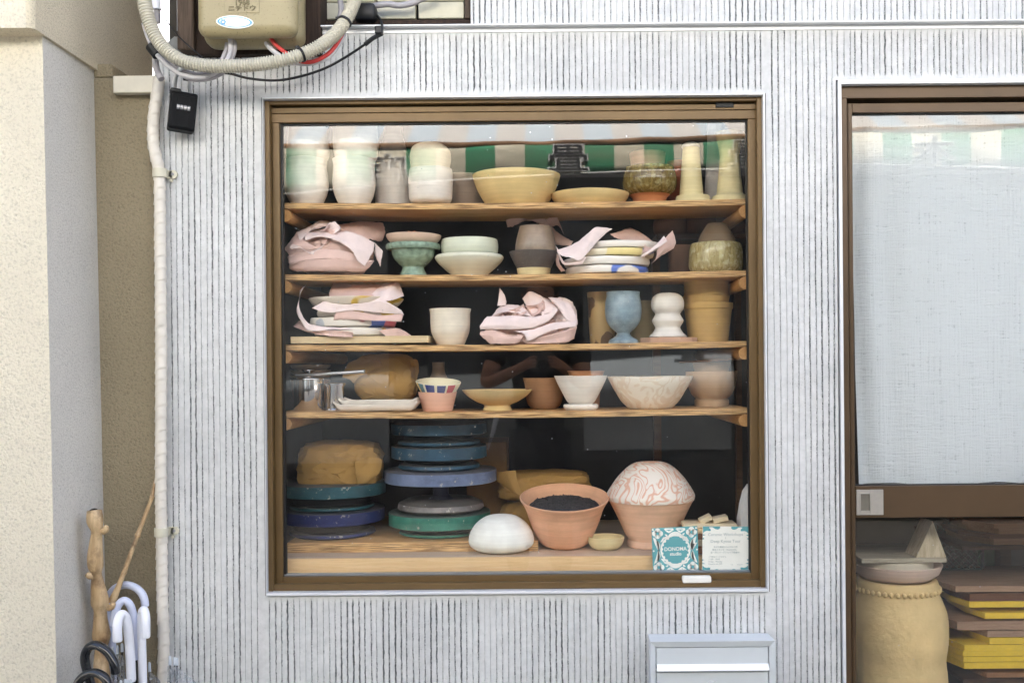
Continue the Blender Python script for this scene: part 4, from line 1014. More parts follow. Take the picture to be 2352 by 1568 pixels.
w2 = empty('wrapping_paper', (X(1393, 620, .19), .19, z2), 'pink wrapping paper tucked round the right plate stack', 'wrapping paper')
sheet(w2, A([(50, 120, .3), (110, 82, .28), (185, 112, .27), (260, 68, .28), (370, 100, .29), (430, 170, .29), (520, 250, .28), (630, 310, .26)], [(60, 182, .28), (110, 180, .27), (170, 150, .27), (240, 130, .3), (330, 160, .3), (400, 230, .3), (470, 330, .28), (600, 350, .25)]), PINK_SHADED, c4, .0015, seed=11)
sheet(w2, A([(395, 130, .28), (465, 80, .27), (510, 150, .26)], [(440, 190, .28), (500, 180, .27), (545, 250, .26)]), PINK_SHADED, c4, .001, seed=12)
sheet(w2, A([(490, 385, .10), (640, 330, .1), (755, 240, .11), (830, 190, .12), (960, 207, .13)], [(510, 420, .075), (620, 410, .074), (730, 350, .08), (800, 290, .1), (890, 255, .12)], [(540, 438, .07), (620, 455, .07), (680, 478, .07), (740, 420, .078), (810, 340, .1)]), PINK, c4, .001, seed=13)
sheet(w2, A([(1340, 400, .1), (1390, 310, .11), (1470, 222, .14)], [(1330, 460, .1), (1400, 380, .11), (1500, 310, .14)], [(1285, 508, .1), (1370, 440, .12), (1480, 375, .14)]), PINK_SHADED, c4, .001, seed=14)
sheet(w2, A([(1200, 440, .075), (1320, 350, .085), (1405, 262, .11)], [(1225, 445, .075), (1340, 375, .083), (1432, 312, .11)]), PINK, c4, .0008, seed=15)
sheet(w2, A([(935, 255, .24), (1010, 235, .24), (1110, 203, .25), (1200, 240, .25), (1320, 330, .2)], [(1000, 290, .2), (1060, 300, .18), (1130, 322, .16), (1200, 300, .16), (1300, 380, .13)], [(1050, 300, .16), (1080, 318, .15), (1160, 330, .14), (1240, 330, .13), (1210, 415, .08)]), PINK_SHADED, c4, .0015, seed=16)
sheet(w2, A([(478, 350, .14), (505, 440, .11), (555, 512, .085), (700, 512, .075)], [(500, 380, .12), (530, 460, .09), (590, 498, .075), (740, 440, .07)]), PINK, c4, .001, seed=17)
sheet(w2, A([(468, 400, .2), (480, 500, .17), (520, 570, .15)], [(500, 430, .13), (515, 510, .11), (560, 565, .1)]), PINK_SHADED, c4, .001, seed=18)

w3 = empty('wrapping_paper', (X(815, 780, .19), .19, zb3), 'pink wrapping paper folded between the left painted plates', 'wrapping paper')
sheet(w3, A([(680, 716, .2), (860, 745, .17), (1080, 745, .16), (1220, 716, .18)], [(640, 800, .15), (860, 820, .11), (1050, 830, .1), (1200, 800, .14)], [(633, 878, .11), (850, 872, .085), (1000, 878, .08), (1150, 850, .1)]), PINK_SHADED, c3, .0015, seed=21)
sheet(w3, A([(1170, 720, .18), (1250, 716, .15), (1295, 745, .16)], [(1050, 820, .11), (1200, 800, .1), (1320, 820, .14)], [(975, 905, .08), (1150, 912, .08), (1335, 855, .12)]), PINK, c3, .001, seed=22)
sheet(w3, A([(575, 903, .08), (750, 935, .072), (950, 920, .07), (1150, 905, .072), (1310, 990, .09)], [(470, 970, .085), (620, 1015, .072), (850, 990, .068), (1050, 1010, .07), (1328, 1030, .085)]), PINK, c3, .0012, seed=23)
sheet(w3, A([(695, 970, .074), (900, 1000, .07), (1100, 1035, .07), (1328, 1022, .085)], [(670, 1080, .078), (850, 1078, .072), (1050, 1088, .072), (1310, 1098, .085)]), PINK_SHADED, c3, .001, seed=24)
sheet(w3, A([(405, 745, .14), (350, 830, .13), (345, 960, .12), (400, 1080, .1), (500, 1130, .085), (870, 1168, .075)], [(345, 800, .13), (338, 900, .12), (318, 1000, .11), (370, 1110, .095), (440, 1188, .08), (650, 1165, .073)]), PINK, c3, .001, seed=25)
sheet(w3, A([(345, 1085, .14), (500, 1170, .1), (700, 1180, .085), (860, 1195, .08)], [(290, 1140, .14), (450, 1200, .1), (650, 1232, .08), (850, 1243, .08)]), PINK_SHADED, c3, .001, seed=26)
sheet(w3, A([(1090, 1182, .1), (1270, 1158, .1), (1398, 1225, .13)], [(1180, 1240, .1), (1270, 1230, .1), (1395, 1248, .12)]), PINK_SHADED, c3, .001, seed=27)

z3 = zsh(2, X(1214, 780)) + .0006
b4 = empty('paper_bundle', (X(1214, 780, .18), .18, z3), 'crumpled pink paper bundle in the middle of the third shelf', 'paper bundle')
blob('wrapping', 1216, 752, 104, 50, .19, .08, PINK_SHADED, b4, 9, 2.2, 26, .4, z3)
blob('wrapping', 1288, 735, 38, 52, .2, .06, PINK, b4, 12, 2.1, 18, .25, z3)
sheet(b4, A([(535, 268, .16), (590, 214, .16), (700, 262, .15), (812, 312, .14)], [(560, 310, .14), (600, 300, .13), (700, 320, .12), (808, 335, .12)], [(588, 345, .12), (600, 392, .11), (700, 378, .105), (800, 345, .11)]), PINK, c9, .001, seed=31)
sheet(b4, A([(310, 395, .13), (380, 318, .14), (490, 314, .13), (560, 345, .12)], [(270, 430, .11), (370, 370, .105), (490, 370, .1), (605, 400, .1)]), PINK, c9, .001, seed=32)
sheet(b4, A([(272, 397, .11), (460, 392, .095), (650, 395, .09), (802, 344, .1)], [(225, 462, .1), (400, 450, .085), (620, 450, .082), (740, 420, .09)], [(222, 492, .1), (400, 492, .082), (600, 485, .08), (700, 450, .088)]), PINK, c9, .0012, seed=33)
sheet(b4, A([(470, 505, .08), (600, 495, .078), (760, 445, .08), (941, 431, .1)], [(545, 520, .075), (580, 540, .07), (750, 475, .076), (938, 450, .1)], [(560, 540, .075), (580, 578, .07), (750, 503, .076), (932, 468, .1)]), PINK, c9, .0008, seed=34)
sheet(b4, A([(228, 508, .1), (330, 500, .08), (440, 532, .075), (545, 528, .08)], [(224, 535, .1), (330, 545, .078), (440, 560, .075), (530, 560, .078)], [(300, 600, .095), (340, 598, .085), (445, 598, .082), (500, 598, .085)]), PINK_SHADED, c9, .0012, seed=35)
sheet(b4, A([(520, 570, .085), (680, 545, .08), (850, 500, .085), (935, 470, .1)], [(560, 598, .09), (700, 596, .085), (850, 590, .09), (915, 560, .11)]), PINK_SHADED, c9, .001, seed=36)
sheet(b4, A([(362, 196, .15), (385, 240, .145), (412, 292, .14)], [(366, 196, .15), (400, 240, .145), (416, 288, .14)], [(350, 320, .13), (380, 320, .125), (410, 316, .125)]), PINK, c9, .0006, seed=37)
sheet(b4, A([(720, 258, .14), (790, 262, .13), (880, 300, .13)], [(740, 275, .13), (800, 300, .11), (930, 400, .12)], [(800, 330, .12), (860, 420, .1), (940, 460, .12)]), PINK, c9, .001, seed=38)

def shards(parent, cx, cy, rx, ry, Y0, n, seed, zf):
    """loose crumpled corners of paper round a bundle"""
    rs = random.Random(seed)
    for k in range(n):
        a = rs.uniform(.1, 3.04) + (0 if rs.random() < .7 else math.pi); px, py = cx + rx * math.cos(a) * rs.uniform(.45, .9), cy - ry * math.sin(a) * rs.uniform(.3, .95)
        w_, h_, t_ = rs.uniform(26, 48), rs.uniform(16, 30), rs.uniform(-1., 1.)
        rows = []
        for j in range(3):
            r_ = []
            for i in range(4):
                u, v = (i / 3 - .5) * w_, (j / 2 - .5) * h_ * (1 - .3 * i / 3)
                x_, y_ = px + u * math.cos(t_) - v * math.sin(t_) + rs.uniform(-4, 4), py + u * math.sin(t_) + v * math.cos(t_) + rs.uniform(-4, 4)
                r_.append((x_, min(y_, zf), Y0 + rs.uniform(-.012, .02) + .012 * abs(i - 1.5)))
            rows.append(r_)
        sheet(parent, rows, PINK if k % 2 else PINK_SHADED, lambda x, y, d: (x, y, d), .001, 'paper_sheet', seed + k, 4, 4)
shards(b1, 765, 575, 100, 55, .105, 7, 61, 622); shards(b4, 1212, 745, 100, 45, .10, 6, 71, 784); shards(w3, 815, 720, 95, 35, .085, 3, 83, 770)
def bag(label, cx, cy, rx, ry, Y, rd, seed, zf, box=3.2, amp=.13, flaps=()):
    t = empty('paper_bag', (X(cx, cy, Y), Y, zf), label, 'paper bag', 'kraft paper bags in the window')
    blob('bag', cx, cy, rx, ry, Y, rd, KRAFT, t, seed, box, 26, amp * 2.3, zf)
    for f in flaps: sheet(t, f, KRAFT, lambda x, y, d: (x, y, d), .001, 'fold', seed)
    return t
bag('kraft paper bag behind the white trays on the lowest shelf', 884, 868, 74, 56, .28, .05, 41, zsh(3, X(884, 940)) + .0006, 4.2, .09,
    [[[(786, 866, .24), (800, 835, .25), (830, 822, .25)], [(800, 870, .23), (815, 850, .23), (870, 828, .225)], [(812, 880, .23), (830, 862, .225), (880, 840, .22)]],
     [[(940, 826, .23), (958, 826, .24), (962, 850, .25)], [(945, 838, .22), (955, 845, .225), (955, 880, .24)]]])
bag('kraft paper bag resting on the dark teal wheel', 783, 1072, 92, 56, .33, .10, 44, ZL + .0005, 4.2, .11,
    [[[(812, 1060, .22), (850, 1048, .22), (880, 1055, .25)], [(815, 1085, .215), (850, 1080, .215), (872, 1085, .23)], [(820, 1112, .225), (838, 1110, .22), (850, 1100, .225)]]])
bag('lower kraft paper bag on the table behind the soil pot', 1200, 1198, 52, 46, .44, .09, 47, TZ + .0006, 3.5, .1)
bag('flat kraft paper bag with a torn corner behind the soil pot', 1250, 1112, 112, 34, .47, .11, 52, Z(1250, 1147, .47), 4.5, .09,
    [[[(1140, 1085, .40), (1160, 1082, .38), (1185, 1080, .37)], [(1142, 1105, .39), (1170, 1110, .365), (1190, 1112, .36)], [(1160, 1118, .385), (1185, 1135, .362), (1205, 1140, .36)]]])
m = MB(); m.box(X(1225, 1200, .5), X(1345, 1200, .5), .42, .58, TZ + .0005, Z(1250, 1149, .47), .002)
tag(m.build('cardboard_box', m_paper('cardboard', C('#7d5f3e'))), 'low brown cardboard box under the flat paper bag', 'box')
m = MB(); m.box(X(1075, 1100, .52), X(1166, 1100, .52), .46, .68, TZ + .0005, Z(1120, 1012, .52), .002)
tag(m.build('cardboard_box', m_paper('brown_cardboard', C('#8a6a48'))), 'tall brown cardboard box behind the tall wheel stack', 'box')

# ------------------------------------------------------------------ printed cards on the glass
YC = .058
TEALC = mat('teal_print', C('#5aa5ac'), .6, .03, 20, 0); CREAM = mat('cream_card', C('#f0efe8'), .6, .02, 20, 0); GREYT = mat('grey_print', C('#a9b3b4'), .7, .02, 20, 0)
def cz(x, y, d=0.): p = at(1481.5 + .10742 * x, 1194.4 + .10742 * y, YC); return Vector((p.x, YC - d, p.z))
def flat(name, polys, d, mt, parent):
    V, F = [], []
    for pg in polys:
        n = len(V); V += [cz(x, y, d)[:] for x, y in pg]; F.append(tuple(range(n, n + len(pg))))
    me = bpy.data.meshes.new(name); me.from_pydata(V, [], F); return link(name, me, mt, parent)
def circ(x, y, r, n=18, sx=1.): return [(x + r * sx * math.cos(i * 6.2832 / n), y + r * math.sin(i * 6.2832 / n)) for i in range(n)]
def leaf(x0, y0, x1, y1, w, bend=0.):
    dx, dy = x1 - x0, y1 - y0; L = math.hypot(dx, dy); nx, ny = -dy / L, dx / L; o = []
    for s_ in (1, -1):
        for i in range(9):
            t = i / 8 if s_ > 0 else 1 - i / 8
            k = math.sin(math.pi * t) ** .8 * w * s_ + bend * math.sin(math.pi * t)
            o.append((x0 + dx * t + nx * k, y0 + dy * t + ny * k))
    return o
def card(label, quad):
    t = empty('printed_card', cz(*quad[3]), label, 'card'); m = MB()
    m.add([cz(x, y, 0)[:] for x, y in quad] + [cz(x, y, -.0006)[:] for x, y in quad], [(0, 1, 2, 3), (7, 6, 5, 4), (0, 4, 5, 1), (1, 5, 6, 2), (2, 6, 7, 3), (3, 7, 4, 0)]); return t, m
t, m = card('teal studio card with white flower ornament leaning on the glass', [(138, 170), (1118, 120), (1155, 1105), (172, 1112)])
part('card_stock', m, TEALC, t)
orn = []; mid = []
for fx, fy in ((268, 282), (990, 248), (300, 1005), (1022, 990)):
    orn += [circ(fx + dx, fy + dy, 60) for dx, dy in ((-58, 0), (58, 0), (0, -55), (0, 55))]; mid.append(circ(fx, fy, 32))
for x, y in ((165, 198), (1090, 160), (205, 1092), (1125, 1066), (185, 655), (1110, 620)): orn.append(circ(x, y, 19))
for x, y, s_ in ((510, 210, 1), (760, 205, 1), (540, 1058, -1), (795, 1052, -1)):
    orn.append([(x - 110, y - 25 * s_), (x - 80, y - 42 * s_), (x + 90, y - 42 * s_), (x + 105, y - 5 * s_), (x + 20, y + 55 * s_), (x - 10, y + 58 * s_), (x - 50, y + 35 * s_)]); mid += [leaf(x - 65, y - 8 * s_, x + 60, y - 12 * s_, 9, 8), leaf(x - 5, y, x + 5, y + 30 * s_, 7)]
for (a_, b_, c_, d_, w_, e_) in ((175, 365, 285, 640, 42, -25), (240, 420, 285, 640, 30, -30), (285, 640, 195, 935, 38, -35), (290, 640, 250, 890, 30, -30), (1095, 330, 1000, 640, 42, 25), (1040, 370, 1000, 640, 28, 30), (1115, 470, 1010, 640, 34, 30), (1020, 640, 1120, 905, 38, 35), (1015, 640, 1060, 860, 30, 30)): orn.append(leaf(a_, b_, c_, d_, w_, e_))
for (a_, b_, c_, d_, w_, e_) in ((330, 470, 400, 350, 20, 14), (380, 390, 500, 330, 24, 10), (420, 300, 480, 350, 18, -10), (940, 450, 880, 340, 20, -14), (900, 380, 780, 320, 24, -10), (850, 270, 800, 330, 18, 10), (340, 820, 420, 900, 20, -14), (400, 900, 520, 940, 24, -10), (440, 985, 500, 950, 18, 10), (970, 800, 890, 900, 20, 14), (920, 890, 790, 930, 24, 10), (870, 985, 810, 940, 18, -10)): orn.append(leaf(a_, b_, c_, d_, w_, e_))
flat('ornament', orn, .0003, CREAM, t); flat('ornament_detail', mid, .0005, TEALC, t)
V, F = [], []; n = 120
for i in range(n):
    a_ = 2 * math.pi * i / n; og = max(0, abs(math.sin(a_)) - .86) / .14
    ro = 322 + 70 * og; ri = 288 - (22 if i % 6 < 3 else 0) * (1 - og) + 10 * og - 45 * max(0, abs(math.cos(a_ * 2 + .0)) - .9)
    for r_2 in (ro, ri): V.append(cz(650 + r_2 * math.cos(a_) * 1.0, 630 + r_2 * math.sin(a_), .0003)[:])
for i in range(n): j = (i + 1) % n; F.append((2 * i, 2 * j, 2 * j + 1, 2 * i + 1))
me = bpy.data.meshes.new('ring'); me.from_pydata(V, [], F); link('ring', me, CREAM, t)
zu = .10742 * S(YC)
text_obj('lettering', 'DONOMA', 112 * zu, cz(650, 612, .0004), CREAM, t, .93, -1, R(-1.5), bold=.0003)
text_obj('lettering', 'studio', 100 * zu, cz(655, 716, .0004), CREAM, t, 1.0, -1, R(-1.5), bold=.0003)
t, m = card('cream workshop card with teal corners beside the frame', [(1234, 126), (2215, 131), (2210, 1105), (1221, 1108)])
part('card_stock', m, CREAM, t)
cn = [(0, 0), (365, 0), (372, 30), (350, 58), (310, 68), (262, 55), (215, 20), (175, 14), (130, 22), (165, 60), (172, 92), (140, 100), (90, 92), (40, 110), (6, 145)]
cs = []
for sx_, sy_, ox, oy in ((1, 1, 1236, 128), (-1, 1, 2213, 133), (1, -1, 1224, 1105), (-1, -1, 2208, 1102)): cs.append([(ox + sx_ * x, oy + sy_ * y) for x, y in cn]); cs.append([(ox + sx_ * 2, oy + sy_ * 170), (ox + sx_ * 60, oy + sy_ * 180), (ox + sx_ * 2, oy + sy_ * 200)]); cs.append(circ(ox + sx_ * 12, oy + sy_ * 260, 16))
flat('corner_print', cs, .0003, TEALC, t)
for s_, x, y, h, al in (('Ceramic Workshops', 1722, 302, 88, 'CENTER'), ('/', 1722, 374, 80, 'CENTER'), ('Deep Kyoto Tour', 1722, 446, 88, 'CENTER'), ('手打ち蕎麦DONOMAの隣', 1722, 570, 44, 'CENTER'), ('陶芸スタジオ「DONOMA」', 1715, 630, 44, 'CENTER'), ('金〜月にワークショップ開催中!', 1715, 686, 44, 'CENTER'), ('ご予約はインスタから', 1355, 780, 38, 'LEFT'), ('11:00 - 18:00', 1355, 830, 46, 'LEFT'), ('Friday - Monday', 1355, 882, 46, 'LEFT'), ('Reserve via DM', 1355, 932, 46, 'LEFT'), ('map', 1858, 942, 32, 'CENTER'), ('instagram', 2030, 942, 32, 'CENTER')):
    text_obj('lettering', s_, h * zu, cz(x, y, .0004), GREYT, t, 1., -1, 0, al)

# ------------------------------------------------------------------ behind the sliding door
def r5(x, y): return (1837.5 + .32257 * x, 1062.3 + .32257 * y)
CUR = m_curtain(); V, F = [], []; n, mm = 150, 60
x0, x1, z0, z1 = X(1961, 700, .1), 2.40, Z(2100, 1112, .1), Z(2000, 240, .1)
for j in range(mm + 1):
    for i in range(n + 1):
        u, v = i / n, j / mm; x = x0 + (x1 - x0) * u; fold = .010 * math.sin(u * 95 + 1.5 * math.sin(v * 3)) * math.exp(-u * 16) + .006 * math.sin(u * 26 + v * 1.4) + .003 * noise.noise((u * 14, v * 5, 0))
        V.append((x + .012 * (1 - v) * (1 - u) , .105 + fold, z0 + (z1 - z0) * v + .004 * math.sin(u * 30) * (1 - v)))
for j in range(mm):
    for i in range(n): a = j * (n + 1) + i; F.append((a, a + 1, a + n + 2, a + n + 1))
me = bpy.data.meshes.new('gauze_curtain'); me.from_pydata(V, [], F); o = link('gauze_curtain', me, CUR); smooth_mesh(me, 80)
tag(o, 'white gauze curtain hanging behind the upper door pane', 'curtain')
# big jar and the things stacked on it
YJ = .30
jx = X(2058, 1450, YJ); jz = Z(2058, 1326, YJ); s = S(YJ)
OCH = clay('ochre_jar_clay', C('#d9bd88'), bump=.6, bs=45, vs=7, var=.16, dist=.004, throw=0.)
jar = empty('clay_jar', (jx, YJ, .052), 'big ochre coil-built clay jar inside the door', 'jar')
jp = [(70, 0), (92, 20), (104, 60), (108, 180), (111, 255), (107, 300), (112, 340), (113, 380), (110, 410), (100, 438), (94, 452), (92, 458), (95, 464), (92, 478), (88, 482)]
hj = (jz - .052)
jo = [(r * s, .052 + hj * (h / 482)) for r, h in jp]
jo = [(p.x, p.y) for p in cat_rom([Vector((r, z, 0)) for r, z in jo], 3)]
def jw(p, a, j): k = 1 + .015 * noise.noise((math.cos(a) * 2, math.sin(a) * 2, p.z * 7)); return Vector((p.x * k, p.y * k, p.z))
m = MB(); m.lathe([(0, jo[0][1])] + jo + [(jo[-1][0] - .012, jo[-1][1]), (jo[-1][0] - .015, jo[-1][1] - .05), (0, jo[-1][1] - .1)], (jx, YJ, 0), 72, jw)
part('body', m, OCH, jar, 50)
m = MB(); cz0 = jz - .028 * 1.0
for k in range(44):
    a = 2 * math.pi * k / 44; rr_ = .0; r_2 = 95 * s
    m.box(jx + r_2 * math.cos(a) - .006, jx + r_2 * math.cos(a) + .006, YJ + r_2 * math.sin(a) - .006, YJ + r_2 * math.sin(a) + .006, cz0 - .008, cz0 + .008, .004, Matrix.Rotation(a, 3, 'Z'))
part('pinched_collar', m, OCH, jar, 60)
DSH = clay('drab_white_clay', C('#cfc6b4')); PKD = clay('pinkish_dish_clay', C('#d6bfb0'))
z_ = jz + .001
def dish(label, cx, r, h, mt, z0, prof):
    m = MB(); x = X(cx, 1290, YJ); m.lathe([(0, 0)] + [(a * r * s, b * h * s) for a, b in prof] + [(0, h * s * .35)], (0, 0, 0), 64)
    me = m.mesh('clay_saucer'); me.materials.append(mt); smooth_mesh(me, 45); o = bpy.data.objects.new('clay_saucer', me); COL.objects.link(o); o.location = (x, YJ, z0); tag(o, label, 'saucer'); return z0 + h * s
z_ = dish('pale pink saucer resting on the ochre jar', 2057, 102, 36, PKD, z_, [(.6, 0), (.75, .05), (.92, .4), (1, .95), (.97, 1), (.93, .85), (.7, .4)])
z_ = dish('upturned grey white bowl in the saucer on the jar', 2048, 92, 34, DSH, z_ - .026, [(.86, 0), (.95, .1), (.98, .5), (.98, .95), (.9, 1)])
m = MB(); m.box(X(1950, 1250, YJ), X(2168, 1250, YJ - .1), .18, .42, z_ + .0005, z_ + .014, .0015)
tag(m.build('grey_board', m_wood('grey_board_wood', C('#b9b1a0'), C('#948b7a'), (4, 40, 40), 3.)), 'weathered grey board on the bowls above the jar', 'board')
m = MB(); ax, bx2, cx2 = at(*r5(825, 565), .19), at(*r5(1040, 560), .19), at(*r5(945, 415), .19)
zb_ = z_ + .0145
m.prism([(ax.x, zb_), (bx2.x, zb_), (cx2.x, cx2.z)], .19, .28)
tag(m.build('wooden_wedge', m_wood('pale_wedge_wood', C('#cfc3ac'), C('#a99a80'), (20, 20, 4), 3.)), 'triangular pale wooden wedge standing on the grey board', 'wedge')
# rack of bats
rk = empty('bat_rack', (2.0, .45, .05), 'dark timber rack holding clay bats inside the door', 'rack')
RW_ = m_wood('rack_timber', C('#4b3526'), C('#33241a'), (4, 40, 40))
for y in (.27, .72):
    part('post', MB().box(1.58, 1.62, y, y + .04, .05, 1.6), RW_, rk); part('post', MB().box(1.98, 2.02, y, y + .04, .05, 1.6), RW_, rk)
def rail(z): part('shelf', MB().box(X(2215, 1300, .3), 2.03, .315, .715, z - .012, z), RW_, rk)
BATY = mat('yellow_bat_paint', C('#e0bd3a'), .5, .1, 30, .1, 200, speck=C('#cfc07a')); BATB = m_wood('brown_bat_ply', C('#9c7352'), C('#7c573c'), (4, 40, 40)); BATG = m_wood('grey_brown_bat', C('#a98c76'), C('#8c6f5a'), (4, 40, 40)); BATD = m_wood('dark_bat_ply', C('#6f4a33'), C('#563724'), (4, 40, 40))
def bat(label, xl, yt, yb_, Y, mt, chx=45, dep=.26, z0=None):
    p0 = at(*r5(xl, yb_), Y); h = (yb_ - yt) * .32257 * S(Y); z0 = p0.z if z0 is None else z0
    xr = 1.955; c_ = chx * .32257 * S(Y)
    m = MB(); m.slab([(p0.x, Y), (xr, Y), (xr, Y + dep), (p0.x - c_ * .2, Y + dep), (p0.x - c_, Y + dep * .75), (p0.x - c_, Y + dep * .3)], z0, z0 + h)
    tag(m.build('clay_bat', mt), label, 'bat', 'bats stacked inside the door'); return z0 + h + .0004
L_ = [(1380, 540, 585, BATB, 'thick brown plywood bat at the bottom of the upper rack pile'), (1350, 470, 500, BATD, 'dark bat in the upper rack pile'), (1415, 430, 470, BATB, 'brown bat second from the top of the upper rack pile'), (1380, 392, 425, BATB, 'brown bat touching the door rail, top of the upper rack pile')]
zz = None
for xl, yt, yb_, mt, lab in L_:
    if zz is None: rail(at(*r5(xl, yb_), .33).z - .0005)
    zz = bat(lab, xl, yt, yb_, .33, mt, 140, .3, zz)
L2 = [(1330, 1495, 1528, BATB, 'pale brown bat under the lower yellow bats'), (1170, 1420, 1465, BATY, 'lowest yellow bat of the lower rack pile'), (1165, 1380, 1416, BATY, 'second yellow bat from the bottom of the lower rack pile'), (1160, 1340, 1376, BATY, 'third yellow bat from the bottom of the lower rack pile'), (1172, 1298, 1340, BATY, 'fourth yellow bat from the bottom of the lower rack pile'), (1350, 1245, 1290, BATY, 'yellow bat under a grey brown ply bat'), (1335, 1195, 1240, BATG, 'lower of two grey brown ply bats'), (1120, 1130, 1190, BATG, 'upper of two grey brown ply bats with cut corner'), (1318, 1068, 1110, BATY, 'yellow bat with pale top above the grey brown bats'), (1205, 988, 1030, BATY, 'topmost yellow bat of the rack'), (1208, 930, 985, BATD, 'dark brown bat above the topmost yellow bat'), (1110, 878, 920, BATG, 'grey brown bat on top of the lower rack pile')]
zz = None
for xl, yt, yb_, mt, lab in L2:
    if zz is None:
        rail(at(*r5(xl, yb_), .33).z - .0005); zz = at(*r5(xl, yb_), .33).z
    z0 = at(*r5(xl, yb_), .33).z
    zz = bat(lab, xl, yt, yb_, .33, mt, 60, .3, max(zz, z0))
# lattice basket and bottles in the dark
lat = MB(); lx0, lz1 = X(2150, 1205, .55), Z(2155, 1200, .55)
lw, lh = .15, .15
for k in range(-8, 9):
    for sg in (1, -1):
        pts_ = [(max(0, min(lw, k * .02 + t_ * lh)), t_ * lh) for t_ in [q_ / 12 for q_ in range(13)] if 0 <= k * .02 + t_ * lh <= lw]
        if len(pts_) > 1: lat.tube([((lx0 + (u_ if sg > 0 else lw - u_)), .55 + .002 * sg, lz1 - lh + v_) for u_, v_ in (pts_[0], pts_[-1])], .0022, 5)
lat.box(lx0 - .006, lx0, .545, .56, lz1 - lh, lz1); lat.box(lx0 + lw, lx0 + lw + .006, .545, .56, lz1 - lh, lz1); lat.box(lx0, lx0 + lw, .546, .559, lz1 - lh - .006, lz1 - lh)
tag(lat.build('lattice_panel', mat('dark_green_lattice', C('#4a544c'), .6)), 'dark diamond lattice panel in the gloom behind the bats', 'lattice')
m = MB(); m.box(X(2255, 1250, .8), X(2292, 1250, .8), .78, .84, .05, Z(2270, 1230, .8), .004)
tag(m.build('green_box', mat('green_plastic', C('#3f6b45'), .5)), 'dark green upright box behind the bats', 'box')
# ------------------------------------------------------------------ things fixed to the shop front
def r2(x, y, Y=None): return (287.1 + .26856 * x, .26856 * y) if Y is None else (287.1 + .26856 * x, .26856 * y, Y)
# electricity meter box
MET = mat('khaki_enamel', C('#958a69'), .42, .1, 9, .12, 120, 0., .5, speck=C('#7f7554'))
METL = mat('shaded_relief_enamel', C('#6e6548'), .5, .1, 20)  # casing enamel darkened: relief shading put into the lettering colour
mx = empty('meter_box', (X(564, 60, -.1), -.1, Z(564, 87, -.1)), 'rounded khaki electric meter box with oval sticker on dark boards', 'meter box')
m = MB(); YF = -.155
m.box(X(449, 50, YF), X(680, 50, YF), -.10, YF, Z(564, 80, YF), 2.62, .036, seg=6)
m.box(X(452, 50, YF) - .006, X(677, 50, YF) + .006, -.105, -.03, Z(564, 84, YF) - .004, 2.64, .03, seg=5)
part('casing', m, MET, mx, 30)
m = MB(); m.box(X(515, 20, YF), X(596, 20, YF), YF - .0015, YF + .004, Z(555, 31, YF), 2.55, .0012); part('name_plate', m, MET, mx)
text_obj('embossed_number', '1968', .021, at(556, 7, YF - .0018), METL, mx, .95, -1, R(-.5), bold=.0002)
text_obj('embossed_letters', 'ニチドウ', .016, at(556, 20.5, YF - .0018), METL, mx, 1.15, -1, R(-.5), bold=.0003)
for o in mx.children:
    if o.name.startswith('embossed'): 
        ym = max(v.co.y for v in o.data.vertices)
        for v in o.data.vertices: v.co.y = ym + (v.co.y - ym) * 5
BLUEP = mat('blue_print', C('#6aa7d2'), .6, .05)
def oval(name, rx, ry, d, mt, hole=0.):
    V, F = [], []; n = 48; c = at(539.5, 51.5, YF)
    for i in range(n):
        a = 2 * math.pi * i / n
        ca, sa = math.cos(a), math.sin(a); k = S(YF)
        px, pz = rx * ca * (1 - .05 * sa * sa), ry * sa
        tl = -.045; 
        for q in ((1., hole) if hole else (1.,)):
            xx, zz_ = px * q, pz * (q if not hole else (ry * q - 0) / ry)
            V.append((c.x + (xx + tl * zz_) * k, YF - d, c.z + (zz_ + tl * xx) * k))
    if hole: F = [(2 * i, 2 * ((i + 1) % n), 2 * ((i + 1) % n) + 1, 2 * i + 1) for i in range(n)]
    else: F = [tuple(range(n))]
    me = bpy.data.meshes.new(name); me.from_pydata(V, [], F); return link(name, me, mt, mx)
oval('sticker', 43, 15, .0012, mat('white_sticker', C('#e8ecee'), .5, .04, 30))
oval('sticker_line', 40, 12.6, .0016, BLUEP, .88)
m = MB(); c = at(512.5, 51, YF - .0016)
for k in range(6):
    a = k * math.pi / 3; m.box(c.x + .0055 * math.cos(a) - .002, c.x + .0055 * math.cos(a) + .002, c.y - .0002, c.y + .0002, c.z + .0055 * math.sin(a) - .002, c.z + .0055 * math.sin(a) + .002)
m.tube([(c.x + .0042 * math.cos(i * .5236), c.y, c.z + .0042 * math.sin(i * .5236)) for i in range(13)], .0008, 5)
part('sticker_emblem', m, BLUEP, mx)

# corrugated conduit
CON = mat('cream_conduit', C('#bab6a7'), .45, .05, 14, .05, 200)
cp = path([r2(150, -160, -.13), r2(160, -40, -.14), r2(178, 80, -.15), r2(215, 210, -.15), r2(270, 330, -.15), r2(360, 440, -.15), r2(490, 522, -.15), r2(660, 560, -.15), r2(850, 568, -.15), r2(1050, 560, -.15), r2(1250, 535, -.15), r2(1430, 495, -.145), r2(1570, 445, -.13), r2(1700, 375, -.12), r2(1810, 280, -.10), r2(1890, 170, -.08), r2(1945, 60, -.06), r2(1985, -60, -.04), r2(2010, -160, -.03)], -.15, 10)
Ls = [0.]
for a, b_ in zip(cp[:-1], cp[1:]): Ls.append(Ls[-1] + (b_ - a).length)
def along(t):
    for i in range(len(cp) - 1):
        if Ls[i + 1] >= t: k = (t - Ls[i]) / (Ls[i + 1] - Ls[i]); return cp[i].lerp(cp[i + 1], k)
    return cp[-1]
pit = .0073; nst = int(Ls[-1] / pit * 6); P3 = [along(Ls[-1] * i / nst) for i in range(nst + 1)]
R3 = []
